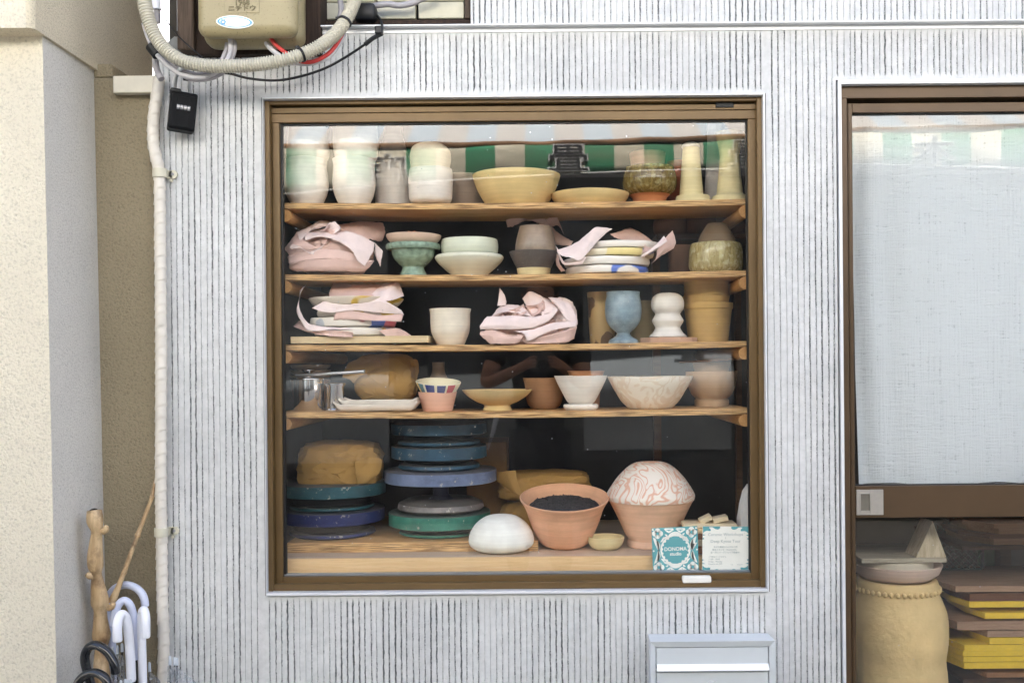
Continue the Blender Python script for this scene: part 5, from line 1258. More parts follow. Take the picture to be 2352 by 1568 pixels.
for i in range(nst + 1):
    ph = (Ls[-1] * i / nst / pit) % 1.
    R3.append(.0192 * S(-.15) / U * (1. if ph < .52 else .76) + (.0 if ph not in (0,) else 0))
R3 = [R3[i] * .8 + .1 * (R3[max(0, i - 1)] + R3[min(nst, i + 1)]) for i in range(nst + 1)]
cd = empty('corrugated_conduit', at(*r2(850, 630), -.15), 'cream corrugated conduit hose sweeping below the meter box', 'conduit')
m = MB(); m.tube(P3, R3, 20); part('hose', m, CON, cd, 60)
def tie(tx, ty, Y):
    p = at(*r2(tx, ty), Y); i = min(range(len(P3)), key=lambda q: (P3[q] - p).length); d = (P3[min(i + 3, nst)] - P3[max(i - 3, 0)]).normalized()
    m = MB(); m.tube([P3[i] - d * .003, P3[i] + d * .003], .0198, 20)
    nn = d.cross(Vector((0, 1, 0))).normalized(); nn = nn if nn.z > 0 else -nn
    q = P3[i] + nn * .021; m.box(q.x - .005, q.x + .005, q.y - .005, q.y + .004, q.z - .004, q.z + .004, .001); part('cable_tie', m, BLACK, cd, 40)
tie(1510, 470, -.14); tie(1890, 200, -.08)
GCAB = mat('grey_cable', C('#a3a0a4'), .45, .1, 30, .05, 200); GC2 = mat('light_grey_cable', C('#b9b8bc'), .45, .08, 30, .05, 200); REDC = mat('red_cable', C('#c5403c'), .45, .05); KAB = mat('black_cable', C('#1c1d1f'), .45, .2, 60)
def cable(label, pts, r, mt, name='cable', seg=10, grp=None):
    m = MB(); m.tube(path(pts, -.1, 7), r, seg); return tag(m.build(name, mt, smooth=60), label, 'cable', grp)
q = lambda x, y, d: r2(x, y, d)
cable('left grey cable dropping from the meter box into the hose bend', [q(865, 295, -.09), q(872, 400, -.09), q(850, 470, -.1), q(790, 570, -.11), q(650, 640, -.115), q(480, 600, -.115), q(350, 490, -.11), q(250, 370, -.105), q(195, 250, -.10), q(165, 120, -.10), q(150, -60, -.1)], .0062, GCAB, 'grey_cable')
cable('middle grey cable dropping from the meter box', [q(893, 295, -.1), q(905, 400, -.1), q(890, 480, -.11), q(820, 590, -.12), q(700, 655, -.122), q(560, 660, -.122), q(440, 615, -.12), q(330, 530, -.12), q(255, 440, -.115), q(200, 330, -.11), q(160, 200, -.11)], .0064, GC2, 'grey_cable')
cable('right grey cable dropping from the meter box', [q(925, 295, -.095), q(940, 400, -.095), q(920, 490, -.10), q(860, 600, -.105), q(760, 665, -.11), q(640, 685, -.112), q(540, 672, -.112), q(440, 600, -.11)], .0058, GCAB, 'grey_cable')
cable('thick cut grey cable end beside the shop corner', [q(262, 470, -.09), q(264, 560, -.085), q(285, 630, -.08), q(312, 678, -.085)], .0088, GCAB, 'cut_cable', 14)
tp_ = MB(); tp_.tube(path([q(225, 392, -.11), q(285, 470, -.112)], -.1, 6), [.0165] * 7, 12); tag(tp_.build('tape_wrap', BLACK, smooth=50), 'black tape wrapped round the grey cables by the hose', 'tape')
cable('grey cable leaving the right side of the meter box', [q(1195, 300, -.09), q(1215, 380, -.09), q(1290, 455, -.1), q(1400, 520, -.1), q(1560, 545, -.09), q(1720, 500, -.08), q(1800, 420, -.07), q(1870, 300, -.06)], .0068, GC2, 'grey_cable')
cable('red cable running along under the hose', [q(1235, 300, -.095), q(1280, 375, -.1), q(1370, 450, -.105), q(1480, 520, -.105), q(1600, 530, -.1), q(1720, 475, -.09), q(1800, 395, -.08), q(1860, 290, -.07)], .0055, REDC, 'red_cable')
cable('thin black wire slanting from the white pipe', [q(305, 80, -.04), q(350, 170, -.05), q(430, 280, -.06), q(530, 380, -.07), q(660, 490, -.09), q(760, 560, -.1)], .0017, KAB, 'black_wire', 6)
cable('black power cable hanging in a long curve above the window', [q(500, 680, -.1), q(620, 690, -.1), q(720, 675, -.09), q(810, 630, -.08), q(900, 632, -.06), q(1060, 672, -.04), q(1280, 690, -.03), q(1480, 660, -.025), q(1700, 590, -.02), q(1880, 495, -.03), q(2040, 390, -.045), q(2120, 330, -.05), q(2190, 285, -.05), q(2195, 200, -.02), q(2160, 140, .02), q(2120, 115, .03)], .0034, KAB, 'hanging_cable')
m = MB(); pa, pb = at(*r2(2140, 280), -.05), at(*r2(2205, 230), -.05)
m.box(pa.x, pb.x, -.062, -.035, pa.z - .006, pb.z, .003); m.tube(path([q(2050, 385, -.047), q(2120, 330, -.05), q(2195, 290, -.05)], 0, 5), .0062, 8)
tag(m.build('cord_plug', KAB), 'black taped plug on the hanging black cord', 'plug')
m = MB(); pa = at(*r2(2060, 110), .02); m.box(pa.x - .03, pa.x + .03, -.01, .05, pa.z - .026, pa.z + .02, .012, seg=3)
tag(m.build('junction_box', KAB, smooth=40), 'black junction box in the recess behind the hose', 'junction box')
cable('thick grey cable lying along the recess', [q(2085, 60, .03), q(2180, 45, .02), q(2260, 38, .02), q(2340, 50, .02), q(2450, 30, .02), q(2560, -15, .02), q(2700, -60, .02)], .0085, GCAB, 'grey_cable')
cable('grey cable rising behind the hose in the recess', [q(1835, 160, .0), q(1850, 90, .0), q(1840, 0, .0), q(1835, -80, .0)], .008, GCAB, 'grey_cable')
m = MB(); m.tube(path([q(1840, 158, -.01), q(1800, 150, -.01), q(1780, 165, -.01)], 0, 4), .004, 8); m2 = empty('white_pipe', at(*r2(275, 85), .01), 'short white drain pipe end in the gap by the corner post', 'pipe')
bpy_ = MB(); bpy_.tube([at(*r2(268, 84), -.02), at(*r2(262, -140), -.02)], .0125, 18); part('pipe', bpy_, PLASTIC_W, m2, 60)
bpy_ = MB(); bpy_.tube([at(*r2(278, 200), -.015), at(*r2(274, 60), -.015)], .0085, 14); part('inner_pipe', bpy_, GCAB, m2, 60)

# key lock box
KB = mat('black_lock_plastic', C('#0c0e12'), .5, .15, 40, .15, 500, 0., .12)
lb = empty('key_lock_box', at(418, 256, -.06), 'black key lock box with number wheels hanging from the cables', 'lock box')
c = at(419, 257, -.05); rot = Matrix.Rotation(R(6), 3, 'Y') @ Matrix.Rotation(R(24), 3, 'Z')
def lbox(name, x0, x1, y0, y1, z0, z1, mt, bev=.002, sm=None):
    m = MB(); m.box(c.x + x0, c.x + x1, c.y + y0, c.y + y1, c.z + z0, c.z + z1, bev, rot, c, 2); return part(name, m, mt, lb, sm)
lbox('body', -.034, .034, -.022, .034, -.052, .050, KB, .005)
lbox('cover', -.031, .031, -.026, -.0215, -.049, .040, KB, .002); lbox('slide_panel', -.017, .017, -.0275, -.0258, -.046, .036, KB, .001)
lbox('cap', -.036, -.010, -.026, .02, .044, .055, BLACK, .003)
for k in range(4):
    m = MB(); xk = c.x - .0135 + k * .009
    m.tube([(xk - .0035, c.y - .0262, c.z + .006), (xk + .0035, c.y - .0262, c.z + .006)], .0065, 12)
    for v in range(len(m.v)): m.v[v] = tuple(rot @ (Vector(m.v[v]) - c) + c)
    part('number_wheel', m, mat('wheel_metal', C('#b4b4b8'), .4, .4, 700, .2, 600, .4), lb)
m = MB(); m.tube(path([(400, 212, -.052), (403, 185, -.075), (409, 165, -.115), (418, 157, -.135), (430, 158, -.10), (436, 172, -.06), (434, 213, -.035)], -.05, 6), .0052, 12)
part('shackle', m, mat('bright_steel', C('#cfd2d6'), .3, .05, 20, 0, 100, .4), lb, 60)

# taped pipe on the wall corner, with clamps
TAPE = NB('taped_pipe'); wv = TAPE.n('TexWave', Scale=1.); 
TAPE.col(TAPE.mix(TAPE.ramp(TAPE.noise(12, 4), [(.3, 0.), (.7, 1.)]), C('#cfc9be'), C('#ddd7cc'))); TAPE.bump(TAPE.noise(1., 3, TAPE.co((22, 22, 70)), dist=1.), .35, .004); TAPE.set(Roughness=.5)
pp = path([(366, 176, -.02), (361, 215, -.022), (354, 260, -.028), (351.5, 300, -.03), (353, 335, -.03), (360, 368, -.03), (366, 396, -.026), (367, 440, -.026), (368.5, 620, -.026), (370, 830, -.026), (369.5, 1120, -.026), (371, 1220, -.026), (372.8, 1365, -.028), (376, 1470, -.03), (375, 1570, -.03), (380, 1900, -.03)], 0, 24)
tot = [0.]
for a, b_ in zip(pp[:-1], pp[1:]): tot.append(tot[-1] + (b_ - a).length)
rsd = random.Random(3); wr = []; acc = 0; 
while acc < tot[-1] + .1: wr.append(acc); acc += rsd.uniform(.022, .038)
pp2, pr2 = [], []; i0 = 0; N = int(tot[-1] / .003)
for k in range(N + 1):
    t = tot[-1] * k / N
    while i0 < len(tot) - 2 and tot[i0 + 1] < t: i0 += 1
    u = (t - tot[i0]) / max(1e-9, tot[i0 + 1] - tot[i0]); pp2.append(pp[i0].lerp(pp[i0 + 1], u)); pr2.append(0)
cps = empty('taped_pipe', (pp[-1].x, -.03, .02), 'cream taped pipe running down the corner of the shop wall', 'pipe')
V, F = [], []; seg = 22
for k, p in enumerate(pp2):
    t = tot[-1] * k / N; tg = (pp2[min(k + 1, N)] - pp2[max(k - 1, 0)]).normalized(); e1 = Vector((1, 0, 0)); e1 = (e1 - tg * e1.dot(tg)).normalized(); e2 = tg.cross(e1)
    for s_ in range(seg):
        a = 2 * math.pi * s_ / seg; tt_ = t + .010 * math.cos(a - .6)      # wraps run at a slant
        j = max(0, next((ii for ii, w_ in enumerate(wr) if w_ > tt_), len(wr)) - 1); d0 = tt_ - wr[j]; L0 = (wr[j + 1] - wr[j]) if j + 1 < len(wr) else .03
        rr_ = .0146 + .0024 * (d0 / L0) ** 2 + .0004 * noise.noise((t * 60, a * 1.3, 0))
        V.append(tuple(p + (e1 * math.cos(a) + e2 * math.sin(a)) * rr_))
for k in range(N):
    for s_ in range(seg): l = (s_ + 1) % seg; F.append((k * seg + s_, k * seg + l, (k + 1) * seg + l, (k + 1) * seg + s_))
me = bpy.data.meshes.new('pipe'); me.from_pydata(V, [], F); o = link('pipe', me, TAPE.m, cps); smooth_mesh(me, 60)
CLP = mat('cream_clamp_plastic', C('#cbc7b4'), .4, .04, 20, .03)
for cy_, cx_ in ((398, 367), (1221, 371)):
    c = at(cx_, cy_, -.026); m = MB()
    m.lathe([(.0172, -.012), (.0192, -.0115), (.0192, .0115), (.0172, .012)], c, 28, cap=False)
    m.box(c.x + .012, c.x + .030, -.010, -.004, c.z - .0115, c.z + .0115, .002); m.tube([(c.x + .030, -.010, c.z), (c.x + .030, -.0035, c.z)], .0115, 20)
    m.tube([(c.x + .024, -.009, c.z - .0165), (c.x + .024, -.0035, c.z - .0165)], .0045, 12)
    o = part('clamp', m, CLP, cps, 45)
    m = MB(); m.tube([(c.x + .029, -.0105, c.z), (c.x + .029, -.0125, c.z)], .0042, 12); part('screw', m, mat('grey_screw', C('#9a9a9a'), .4), o, 40)

# mailbox
MB_ = mat('pale_grey_enamel', C('#ccd2d6'), .35, .03, 6, .03, 300, .1)
ml = empty('mailbox', (X(1636, 1600), -.04, Z(1636, 1840)), 'pale grey metal mailbox with slot flap fixed below the window', 'mailbox')
x0, x1 = X(1493.5, 1500, -.08), X(1781, 1500, -.08); zt = Z(1636, 1471.5, -.08); zb0 = zt - .44; i0_, i1_ = X(1506.5, 1500, -.08), X(1767.5, 1500, -.08); it = Z(1636, 1486, -.08); ib = zb0 + .018
m = MB(); fy, iy, by = -.082, -.0745, -.004
def q4(m, a, b_, c_, d_): m.add([a, b_, c_, d_], [(0, 1, 2, 3)])
O_ = [(x0, fy, zb0), (x1, fy, zb0), (x1, fy, zt), (x0, fy, zt)]; I_ = [(i0_, iy, ib), (i1_, iy, ib), (i1_, iy, it), (i0_, iy, it)]; B_ = [(x0 + .003, by, zb0), (x1 - .003, by, zb0), (x1 - .003, by, zt), (x0 + .003, by, zt)]
for k in range(4): l = (k + 1) % 4; q4(m, O_[k], O_[l], I_[l], I_[k]); q4(m, B_[l], B_[k], O_[k], O_[l]) if False else q4(m, B_[k], B_[l], O_[l], O_[k])
q4(m, *B_); part('case', m, MB_, ml)
m = MB(); m.box(i0_ + .0002, i1_ - .0002, -.052, -.008, ib, it); part('hollow', m, BLACK, ml)
fz1, fz0 = it - .0022, Z(1636, 1541, -.08)
m = MB(); m.box(i0_ + .0015, i1_ - .0015, -.0745, -.060, Z(1636, 1527, -.08), fz1, .0015)
m.add([], []); part('flap', m, MB_, ml)
m = MB(); zl1, zl0 = Z(1636, 1525, -.08), Z(1636, 1537, -.08)
m.add([(i0_ + .002, -.0745, zl1), (i1_ - .002, -.0745, zl1), (i1_ - .002, -.0885, zl0 + .0015), (i0_ + .002, -.0885, zl0 + .0015), (i0_ + .002, -.0745, zl0 - .001), (i1_ - .002, -.0745, zl0 - .001), (i1_ - .002, -.0885, zl0 - .0012), (i0_ + .002, -.0885, zl0 - .0012)], [(0, 3, 2, 1), (3, 7, 6, 2), (4, 5, 6, 7), (0, 4, 7, 3), (1, 2, 6, 5)])
m.box(i0_ + .0015, i1_ - .0015, -.073, -.060, fz0 + .0005, zl0 - .0015); part('slot_lip', m, mat('lit_lip_enamel', C('#f2f4f5'), .3, .02, 5, .02), ml)  # lip paler than the case: overhead light put into its colour
dz1 = Z(1636, 1543.5, -.08)
m = MB(); m.box(i0_ + .0018, i1_ - .0018, -.0745, -.060, ib + .002, dz1, .0012); dr = part('door', m, MB_, ml)
m = MB(); lc = at(1636.5, 1573, -.076); m.tube([(lc.x, -.074, lc.z), (lc.x, -.0765, lc.z), (lc.x, -.079, lc.z)], [.0135, .0135, .0115], 24); m.tube([(lc.x, -.079, lc.z), (lc.x, -.082, lc.z)], .0085, 20); part('lock', m, mat('chrome', C('#c8cacc'), .15), dr, 40)

# ------------------------------------------------------------------ umbrellas and bamboo in the corner
def r3(x, y, Y): return (.3043 * x, 1091 + .3043 * y, Y)
PLV = mat('lavender_white_plastic', C('#ccd2e6'), .3, .03, 10, .02); BLKP = mat('glossy_black_plastic', C('#1a1c20'), .12, .1, 10, .02, 100, 0, .6); SHAFT = mat('black_shaft', C('#14161c'), .3); FILM = m_film(); TIPW = mat('pale_grey_tip', C('#c7ced6'), .4, .03)
def umbrella(label, pts, r, mt, shaft=None, rad=None):
    P_ = path([r3(*p) for p in pts], 0, 8); foot = P_[-1]
    t = empty('umbrella', (foot.x, foot.y, .02), label, 'umbrella', 'umbrellas in the corner')
    m = MB(); rl = [r * (1 if 1 <= i <= len(P_) - 2 else .86) for i in range(len(P_))] if rad is None else rad; m.tube(P_, rl, 16); part('handle', m, mt, t, 60)
    g = Vector((foot.x + .01, foot.y, .03)); m = MB(); m.tube([foot + Vector((0, 0, .01)), foot.lerp(g, .5), g], .0055, 10); part('shaft', m, SHAFT, t, 60)
    zt_ = min(foot.z - .02, Z(300, 1600)); m = MB(); 
    def cf(p, a, j): k = 1 + .22 * math.sin(a * 8) * min(1, j * 2); return Vector((p.x * k, p.y * k, p.z))
    m.lathe([(.008, zt_ - .12), (.03, zt_ - .16), (.034, zt_ - .3), (.02, .2), (.007, .06)], (foot.x + .005, foot.y, 0), 48, cf, cap=False); part('canopy', m, FILM, t, 60)
    return t
umbrella('lavender white hook-handled umbrella at the back behind the thin stick', [(1097, 990, -.06), (1088, 930, -.06), (1062, 880, -.055), (1010, 840, -.05), (945, 826, -.045), (880, 845, -.04), (838, 885, -.035), (818, 940, -.03), (812, 1030, -.03), (830, 1180, -.035), (848, 1285, -.04), (850, 1500, -.04), (850, 1750, -.04)], .0102, PLV, rad=None)
umbrella('lavender grey hook-handled umbrella in the middle of the cluster', [(862, 1140, -.12), (868, 1060, -.12), (890, 985, -.115), (930, 945, -.11), (972, 965, -.105), (1000, 1030, -.1), (1012, 1130, -.1), (1020, 1390, -.1)], .0102, PLV)
umbrella('white hook-handled umbrella facing the street in front', [(888, 1255, -.19), (885, 1150, -.19), (893, 1085, -.18), (915, 1050, -.17), (943, 1065, -.16), (962, 1130, -.155), (975, 1250, -.155), (985, 1400, -.155), (992, 1555, -.155)], .0118, PLASTIC_W)
umbrella('white hook-handled umbrella nearest the taped pipe', [(1101, 1225, -.17), (1102, 1110, -.17), (1098, 1050, -.16), (1085, 1015, -.145), (1070, 1045, -.13), (1068, 1140, -.125), (1073, 1350, -.125), (1080, 1620, -.125)], .0108, PLASTIC_W)
umbrella('glossy black hooked umbrella in front of the bamboo', [(872, 1495, -.27), (866, 1430, -.27), (830, 1355, -.265), (780, 1305, -.26), (725, 1280, -.25), (675, 1295, -.24), (645, 1345, -.235), (642, 1410, -.235), (665, 1500, -.235), (690, 1600, -.235), (710, 1750, -.235)], .0112, BLKP)
umbrella('second glossy black hooked umbrella low in the corner', [(830, 1640, -.31), (800, 1540, -.305), (745, 1495, -.295), (690, 1490, -.285), (625, 1520, -.275), (580, 1590, -.27), (570, 1750, -.27)], .0108, BLKP)
def tips(label, lst, Y, film):
    a_ = at(*r3(lst[0][0], lst[0][1], Y)); t = empty('folded_umbrella', (a_.x, Y, .02), label, 'umbrella', 'umbrellas in the corner')
    for (x, y0, y1, xb) in lst:
        p, q_ = at(*r3(x, y0, Y)), at(*r3(x + 2, y1, Y)); m = MB(); m.tube([p, p.lerp(q_, .15), q_], [.0022, .0038, .0042], 10); part('rib_tip', m, TIPW, t, 60)
        b_ = at(*r3(xb, 2300, Y)); b_.z = .05; m = MB(); m.tube([q_ + Vector((0, 0, .004)), b_], .0022, 8); part('rib', m, SHAFT, t, 60)
    me = bpy.data.meshes.new('canopy'); V = [tuple(at(*r3(x, y, Y + d))) for x, y, d in film]; nn = len(film) // 2
    me.from_pydata(V, [], [(i, i + 1, nn + i + 1, nn + i) for i in range(nn - 1)]); link('canopy', me, FILM, t); smooth_mesh(me, 60)
tips('clear folded umbrella with white rib tips in front of the taped pipe', [(1282, 1360, 1430, 1290), (1316, 1370, 1430, 1320), (1334, 1376, 1432, 1335)], -.07, [(1265, 1440, 0), (1282, 1425, -.012), (1300, 1445, 0), (1320, 1440, -.012), (1345, 1450, 0), (1400, 1490, -.012), (1480, 1560, 0), (1240, 2600, 0), (1280, 2600, -.03), (1300, 2600, -.01), (1330, 2600, -.03), (1380, 2600, -.01), (1430, 2600, -.03), (1500, 2600, 0)])
tips('clear folded umbrella between bamboo and white handles', [(850, 1295, 1350, 870), (885, 1282, 1345, 890), (920, 1266, 1330, 905)], -.085, [(840, 1400, 0), (870, 1350, -.012), (900, 1345, 0), (930, 1360, -.012), (945, 1420, 0), (820, 2600, 0), (860, 2600, -.03), (900, 2600, -.01), (930, 2600, -.03), (980, 2600, 0)])
tips('clear folded umbrella with a single grey tip beside the pipe', [(1127, 1408, 1480, 1135)], -.05, [(1120, 1490, 0), (1130, 1478, -.01), (1160, 1500, 0), (1210, 1550, -.01), (1100, 2600, 0), (1140, 2600, -.03), (1180, 2600, 0), (1230, 2600, -.02)])
tips('clear folded umbrella with white tips at the bottom edge', [(912, 1545, 1600, 930), (945, 1535, 1600, 950), (965, 1540, 1600, 965), (985, 1538, 1600, 980)], -.2, [(900, 1620, 0), (930, 1605, -.01), (960, 1610, 0), (1000, 1620, -.01), (880, 2600, 0), (930, 2600, -.03), (970, 2600, 0), (1020, 2600, -.02)])
BAM = NB('bamboo'); n_ = BAM.noise(1., 5, BAM.co((60, 60, 9)), dist=.6); c_ = BAM.mix(BAM.ramp(n_, [(.3, 0.), (.7, 1.)]), C('#d8be96'), C('#a5855c')); BAM.col(BAM.mix(BAM.ramp(BAM.noise(14, 5, rough=.7), [(.48, 0.), (.66, .8)]), c_, C('#6b5138'))); BAM.bump(n_, .3, .002); BAM.set(Roughness=.45)
bb = empty('bamboo_root', (X(235, 1568, -.14), -.14, .02), 'thick knobbly bamboo root stalk with hollow top', 'bamboo')
bp = [(712, 265, 52), (714, 300, 58), (718, 350, 59), (728, 400, 46), (730, 432, 40), (726, 480, 44), (720, 560, 52), (718, 630, 58), (722, 690, 55), (728, 735, 38), (732, 770, 40), (738, 830, 50), (748, 900, 60), (755, 960, 66), (758, 1005, 52), (758, 1030, 48), (758, 1090, 52), (762, 1160, 62), (766, 1215, 68), (766, 1255, 55), (762, 1300, 45), (760, 1380, 50), (765, 1460, 58), (772, 1540, 60), (776, 1600, 50), (790, 1800, 55), (800, 2100, 60), (810, 2600, 60)]
ctr = [at(*r3(x, y, -.12 - .02 * math.sin(y * .004))) for x, y, r in bp]; rr_ = [r * .3043 * S(-.13) for x, y, r in bp]
pc = cat_rom(ctr, 4); prr = [p.x for p in cat_rom([Vector((r, 0, 0)) for r in rr_], 4, False)]
m = MB(); m.tube([pc[0] + Vector((0, 0, -.03))] + [pc[0] + Vector((0, 0, -.0005))] + pc, [.004, prr[0] * .55] + prr, 24, cap=True)
part('stalk', m, BAM.m, bb, 60)
m = MB(); m.lathe([(prr[0] * .62, -.001), (prr[0] * .6, .0006)], (0, 0, 0), 20)
for i in range(len(m.v)): m.v[i] = tuple(Matrix.Rotation(R(30), 3, 'X') @ Vector(m.v[i]) + pc[0] + Vector((0, -.006, -.0005)))
part('hollow', m, BLACK, bb)  # dark disc paints the shade inside the open top
for x, y, dx, dy in ((775, 425, 25, -45), (690, 760, -40, -20), (815, 1000, 40, -40)):
    p0, p1 = at(*r3(x, y, -.15)), at(*r3(x + dx, y + dy, -.155)); m = MB(); m.tube(cat_rom([p0, p0.lerp(p1, .5) + Vector((.003, 0, -.004)), p1], 4), [.008, .009, .0085, .008, .0085, .008, .0075, .007, .004], 12); part('bud', m, BAM.m, bb, 60)
for x, y in ((730, 436), (728, 744), (757, 1022), (766, 1262)):
    p = at(*r3(x, y, -.12 - .02 * math.sin(y * .004))); m = MB(); k = min(range(len(pc)), key=lambda i: abs(pc[i].z - p.z)); m.lathe([(prr[k], -.0012), (prr[k] + .0012, 0), (prr[k], .0012)], pc[k], 24, cap=False); part('node_ring', m, BAM.m, bb, 60)
tb_ = [(1180, 20, 13), (1163, 90, 14), (1150, 150, 15), (1146, 165, 17), (1135, 200, 14), (1090, 320, 15), (1050, 420, 17), (1038, 455, 24), (1028, 480, 16), (985, 600, 17), (945, 710, 18), (936, 735, 21), (925, 760, 18), (890, 850, 22), (862, 915, 28), (840, 960, 30)]
m = MB(); ctr = cat_rom([at(*r3(x, y, -.02 - .06 * (y / 960))) for x, y, r in tb_], 3); rr2 = [p.x * .3043 * S(-.05) for p in cat_rom([Vector((r, 0, 0)) for x, y, r in tb_], 3, False)]
m.tube(ctr, rr2, 14); part('side_branch', m, BAM.m, bb, 60)
# ------------------------------------------------------------------ the photographer, mirrored in the glass
def mp(px, py, y): 
    Yv = 2 * GY - y; p = at(px, py, Yv); return Vector((p.x, y, p.z))
def skin(name, verts, edges, mt, parent=None, sub=2, root=0):
    me = bpy.data.meshes.new(name); base = wloc(parent) if parent is not None else Vector((0, 0, 0))
    me.from_pydata([tuple(Vector(v[0]) - base) for v in verts], edges, []); o = bpy.data.objects.new(name, me); COL.objects.link(o); o.parent = parent
    sk = o.modifiers.new('skin', 'SKIN'); sk.use_smooth_shade = True
    if not me.skin_vertices: me.attributes  # the modifier adds the layer
    for i, v in enumerate(verts):
        r = v[1]; me.skin_vertices[0].data[i].radius = (r, r) if not hasattr(r, '__len__') else r
        me.skin_vertices[0].data[i].use_root = (i == root)
    sb = o.modifiers.new('sub', 'SUBSURF'); sb.levels = sub; sb.render_levels = sub
    me.materials.append(mt); return o
SKINM = mat('skin', C('#b98468'), .55, .08, 30, .05); SHIRT = mat('dark_tshirt', C('#1d1e26'), .9, .15, 30, .3, 300); TROU = mat('dark_trousers', C('#24262c'), .9, .15, 20, .3, 300); HAIR = mat('black_hair', C('#15120f'), .6, .3, 200, .5, 400)
pel = mp(1240, 1010, -3.06); person = empty('person', (pel.x, pel.y, 0), 'person in dark t-shirt holding a camera, mirrored in the window', 'person')
che = mp(1240, 830, -3.08); nk = mp(1240, 752, -3.07); hd0 = mp(1240, 722, -3.05); hd1 = mp(1240, 662, -3.06)
sL, sR = mp(1158, 775, -3.07), mp(1322, 775, -3.07); eL, eR = mp(1112, 885, -2.99), mp(1345, 890, -2.99); wL, wR = mp(1196, 845, -2.885), mp(1294, 845, -2.885)
hL, hR = mp(1212, 832, -2.868), mp(1280, 832, -2.868)
hipL, hipR = mp(1200, 1025, -3.06), mp(1280, 1025, -3.06); kL, kR = mp(1192, 1200, -3.02), mp(1286, 1200, -3.03)
aL, aR = Vector((kL.x - .01, -3.08, .09)), Vector((kR.x + .01, -3.08, .09)); tL, tR = aL + Vector((-.02, .17, -.06)), aR + Vector((.02, .17, -.06))
vs = [(pel, .08), (mp(1240, 920, -3.07), .09), (che, (.14, .09)), (nk, .06), (hd0, .078), (hd1, .098), (mp(1240, 645, -3.06), .07),
      (sL, .07), (eL, .046), (wL, .028), (hL, (.036, .022)), (sR, .07), (eR, .046), (wR, .028), (hR, (.036, .022)),
      (hipL, .065), (kL, .05), (aL, .042), (tL, .034), (hipR, .065), (kR, .05), (aR, .042), (tR, .034)]
es = [(0, 1), (1, 2), (2, 3), (3, 4), (4, 5), (5, 6), (2, 7), (7, 8), (8, 9), (9, 10), (2, 11), (11, 12), (12, 13), (13, 14), (0, 15), (15, 16), (16, 17), (17, 18), (0, 19), (19, 20), (20, 21), (21, 22)]
for base, sg in ((10, 1), (14, -1)):
    h = vs[base][0]
    for k in range(4):
        f0 = h + Vector((sg * .012, .004, .026 - k * .018)); f1 = f0 + Vector((sg * (.026 - .003 * k), .012, .004)); f2 = f1 + Vector((sg * .018, -.004, -.001)); n0 = len(vs)
        vs += [(f0, .0095), (f1, .0088), (f2, .0078)]; es += [(base, n0), (n0, n0 + 1), (n0 + 1, n0 + 2)]
    n0 = len(vs); vs += [(h + Vector((sg * .010, -.022, .012)), .0105), (h + Vector((sg * .034, -.030, .016)), .009)]; es += [(base, n0), (n0, n0 + 1)]
skin('body', vs, es, SKINM, person)
skin('tshirt', [(mp(1240, 1030, -3.06), (.165, .135)), (mp(1240, 920, -3.07), (.165, .135)), (che, (.195, .135)), (mp(1240, 775, -3.075), (.12, .09)), (sL, .085), (sL.lerp(eL, .62), .074), (sR, .085), (sR.lerp(eR, .62), .074)], [(0, 1), (1, 2), (2, 3), (2, 4), (4, 5), (2, 6), (6, 7)], SHIRT, person)
skin('trousers', [(mp(1240, 1030, -3.06), (.15, .125)), (hipL, .115), (kL, .08), (aL + Vector((0, 0, .04)), .068), (hipR, .115), (kR, .08), (aR + Vector((0, 0, .04)), .068)], [(0, 1), (1, 2), (2, 3), (0, 4), (4, 5), (5, 6)], TROU, person)
for t_, a_ in ((tL, aL), (tR, aR)):
    m = MB(); m.box(min(t_.x, a_.x) - .03, max(t_.x, a_.x) + .03, a_.y - .06, t_.y + .05, .002, .075, .025, seg=3); part('shoe', m, BLACK, person, 60)
hc = hd1 + Vector((0, -.012, .018)); bm = bmesh.new(); bmesh.ops.create_icosphere(bm, subdivisions=4, radius=1)
for v in bm.verts:
    n_ = v.co.normalized(); k = 1 + .07 * noise.noise(n_ * 7)
    p = Vector((n_.x * .125 * k, n_.y * .125 * k, n_.z * .125 * k))
    if n_.y > .35 and n_.z < .45: p *= .72
    if n_.z < -.35: p.z *= .7
    v.co = p + hc
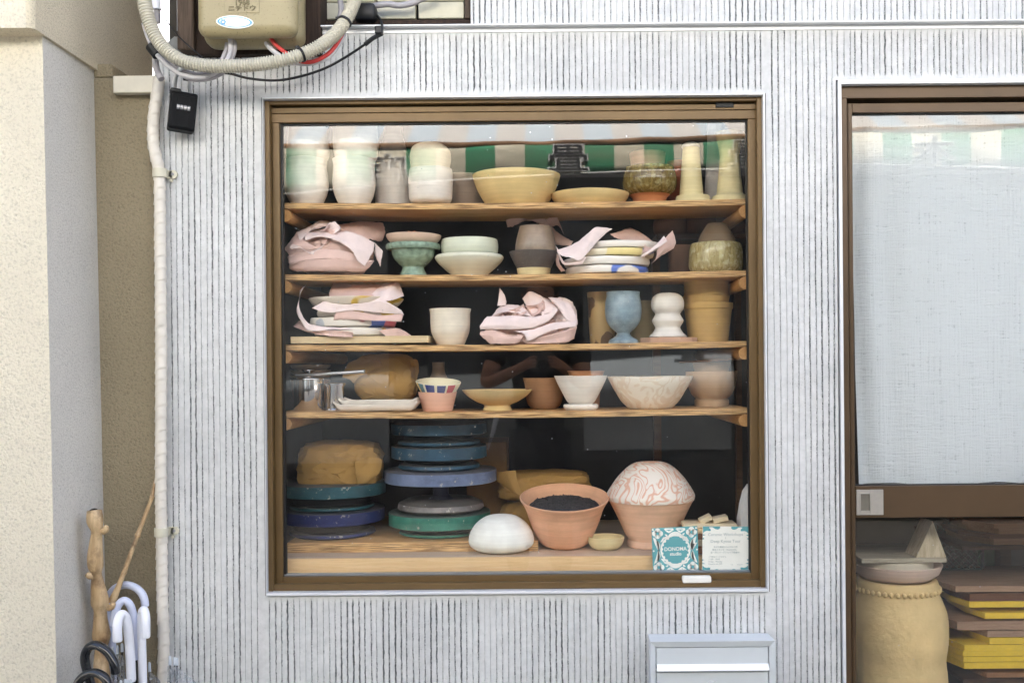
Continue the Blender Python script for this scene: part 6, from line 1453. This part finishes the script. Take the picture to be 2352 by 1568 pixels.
me = bpy.data.meshes.new('hair'); bm.to_mesh(me); bm.free(); link('hair', me, HAIR, person); smooth_mesh(me, 60)
fc = hd1 + Vector((0, .088, -.045)); m = MB(); m.tube([fc + Vector((0, -.004, .02)), fc + Vector((0, .014, -.012)), fc + Vector((0, .0, -.02))], [.008, .013, .008], 8); part('nose', m, SKINM, person, 60)
for sg in (-1, 1):
    m = MB(); m.lathe([(0, -.008), (.012, -.004), (.013, .002), (0, .008)], fc + Vector((sg * .034, -.012, .022)), 12); part('eye', m, BLACK, person, 60)
    m = MB(); m.lathe([(0, -.03), (.012, -.015), (.014, .01), (0, .03)], hd1 + Vector((sg * .098, .0, -.03)), 12); part('ear', m, SKINM, person, 60)
m = MB(); m.tube([fc + Vector((-.022, -.008, -.05)), fc + Vector((0, .0, -.052)), fc + Vector((.022, -.008, -.05))], [.004, .006, .004], 8); part('mouth', m, mat('lips', C('#96584c'), .5), person, 60)
cm = empty('camera_in_hands', (0, -2.86, EYE - .04), 'black camera held at chin height by the mirrored photographer', 'camera')
part('camera_body', MB().box(-.062, .062, -2.895, -2.855, EYE - .038, EYE + .036, .006, seg=2), BLACK, cm, 40)
m = MB(); m.lathe([(.03, 0), (.031, .02), (.028, .034), (.022, .034), (.02, .026), (0, .022)], (0, 0, 0), 32); 
for i in range(len(m.v)): x, y, z = m.v[i]; m.v[i] = (x, -2.8555 + z, EYE + y)
part('lens', m, BLKP, cm, 40)
m = MB(); m.tube(cat_rom([(-.06, -2.88, EYE + .02), (-.075, -2.93, EYE - .3), (-.02, -2.9, EYE - .52), (.03, -2.9, EYE - .5), (.07, -2.93, EYE - .28), (.06, -2.88, EYE + .02)], 8), .004, 8); part('strap', m, KAB, cm, 60)
m = MB(); a_, b_ = mp(1140, 958, -2.95), mp(1120, 1032, -2.95); m.tube([a_, a_.lerp(b_, .5) + Vector((.004, 0, 0)), b_], [.016, .012, .006], 8)
tag(m.build('hanging_strap', PLASTIC_W, smooth=60), 'white strap end hanging beside the mirrored photographer', 'strap')
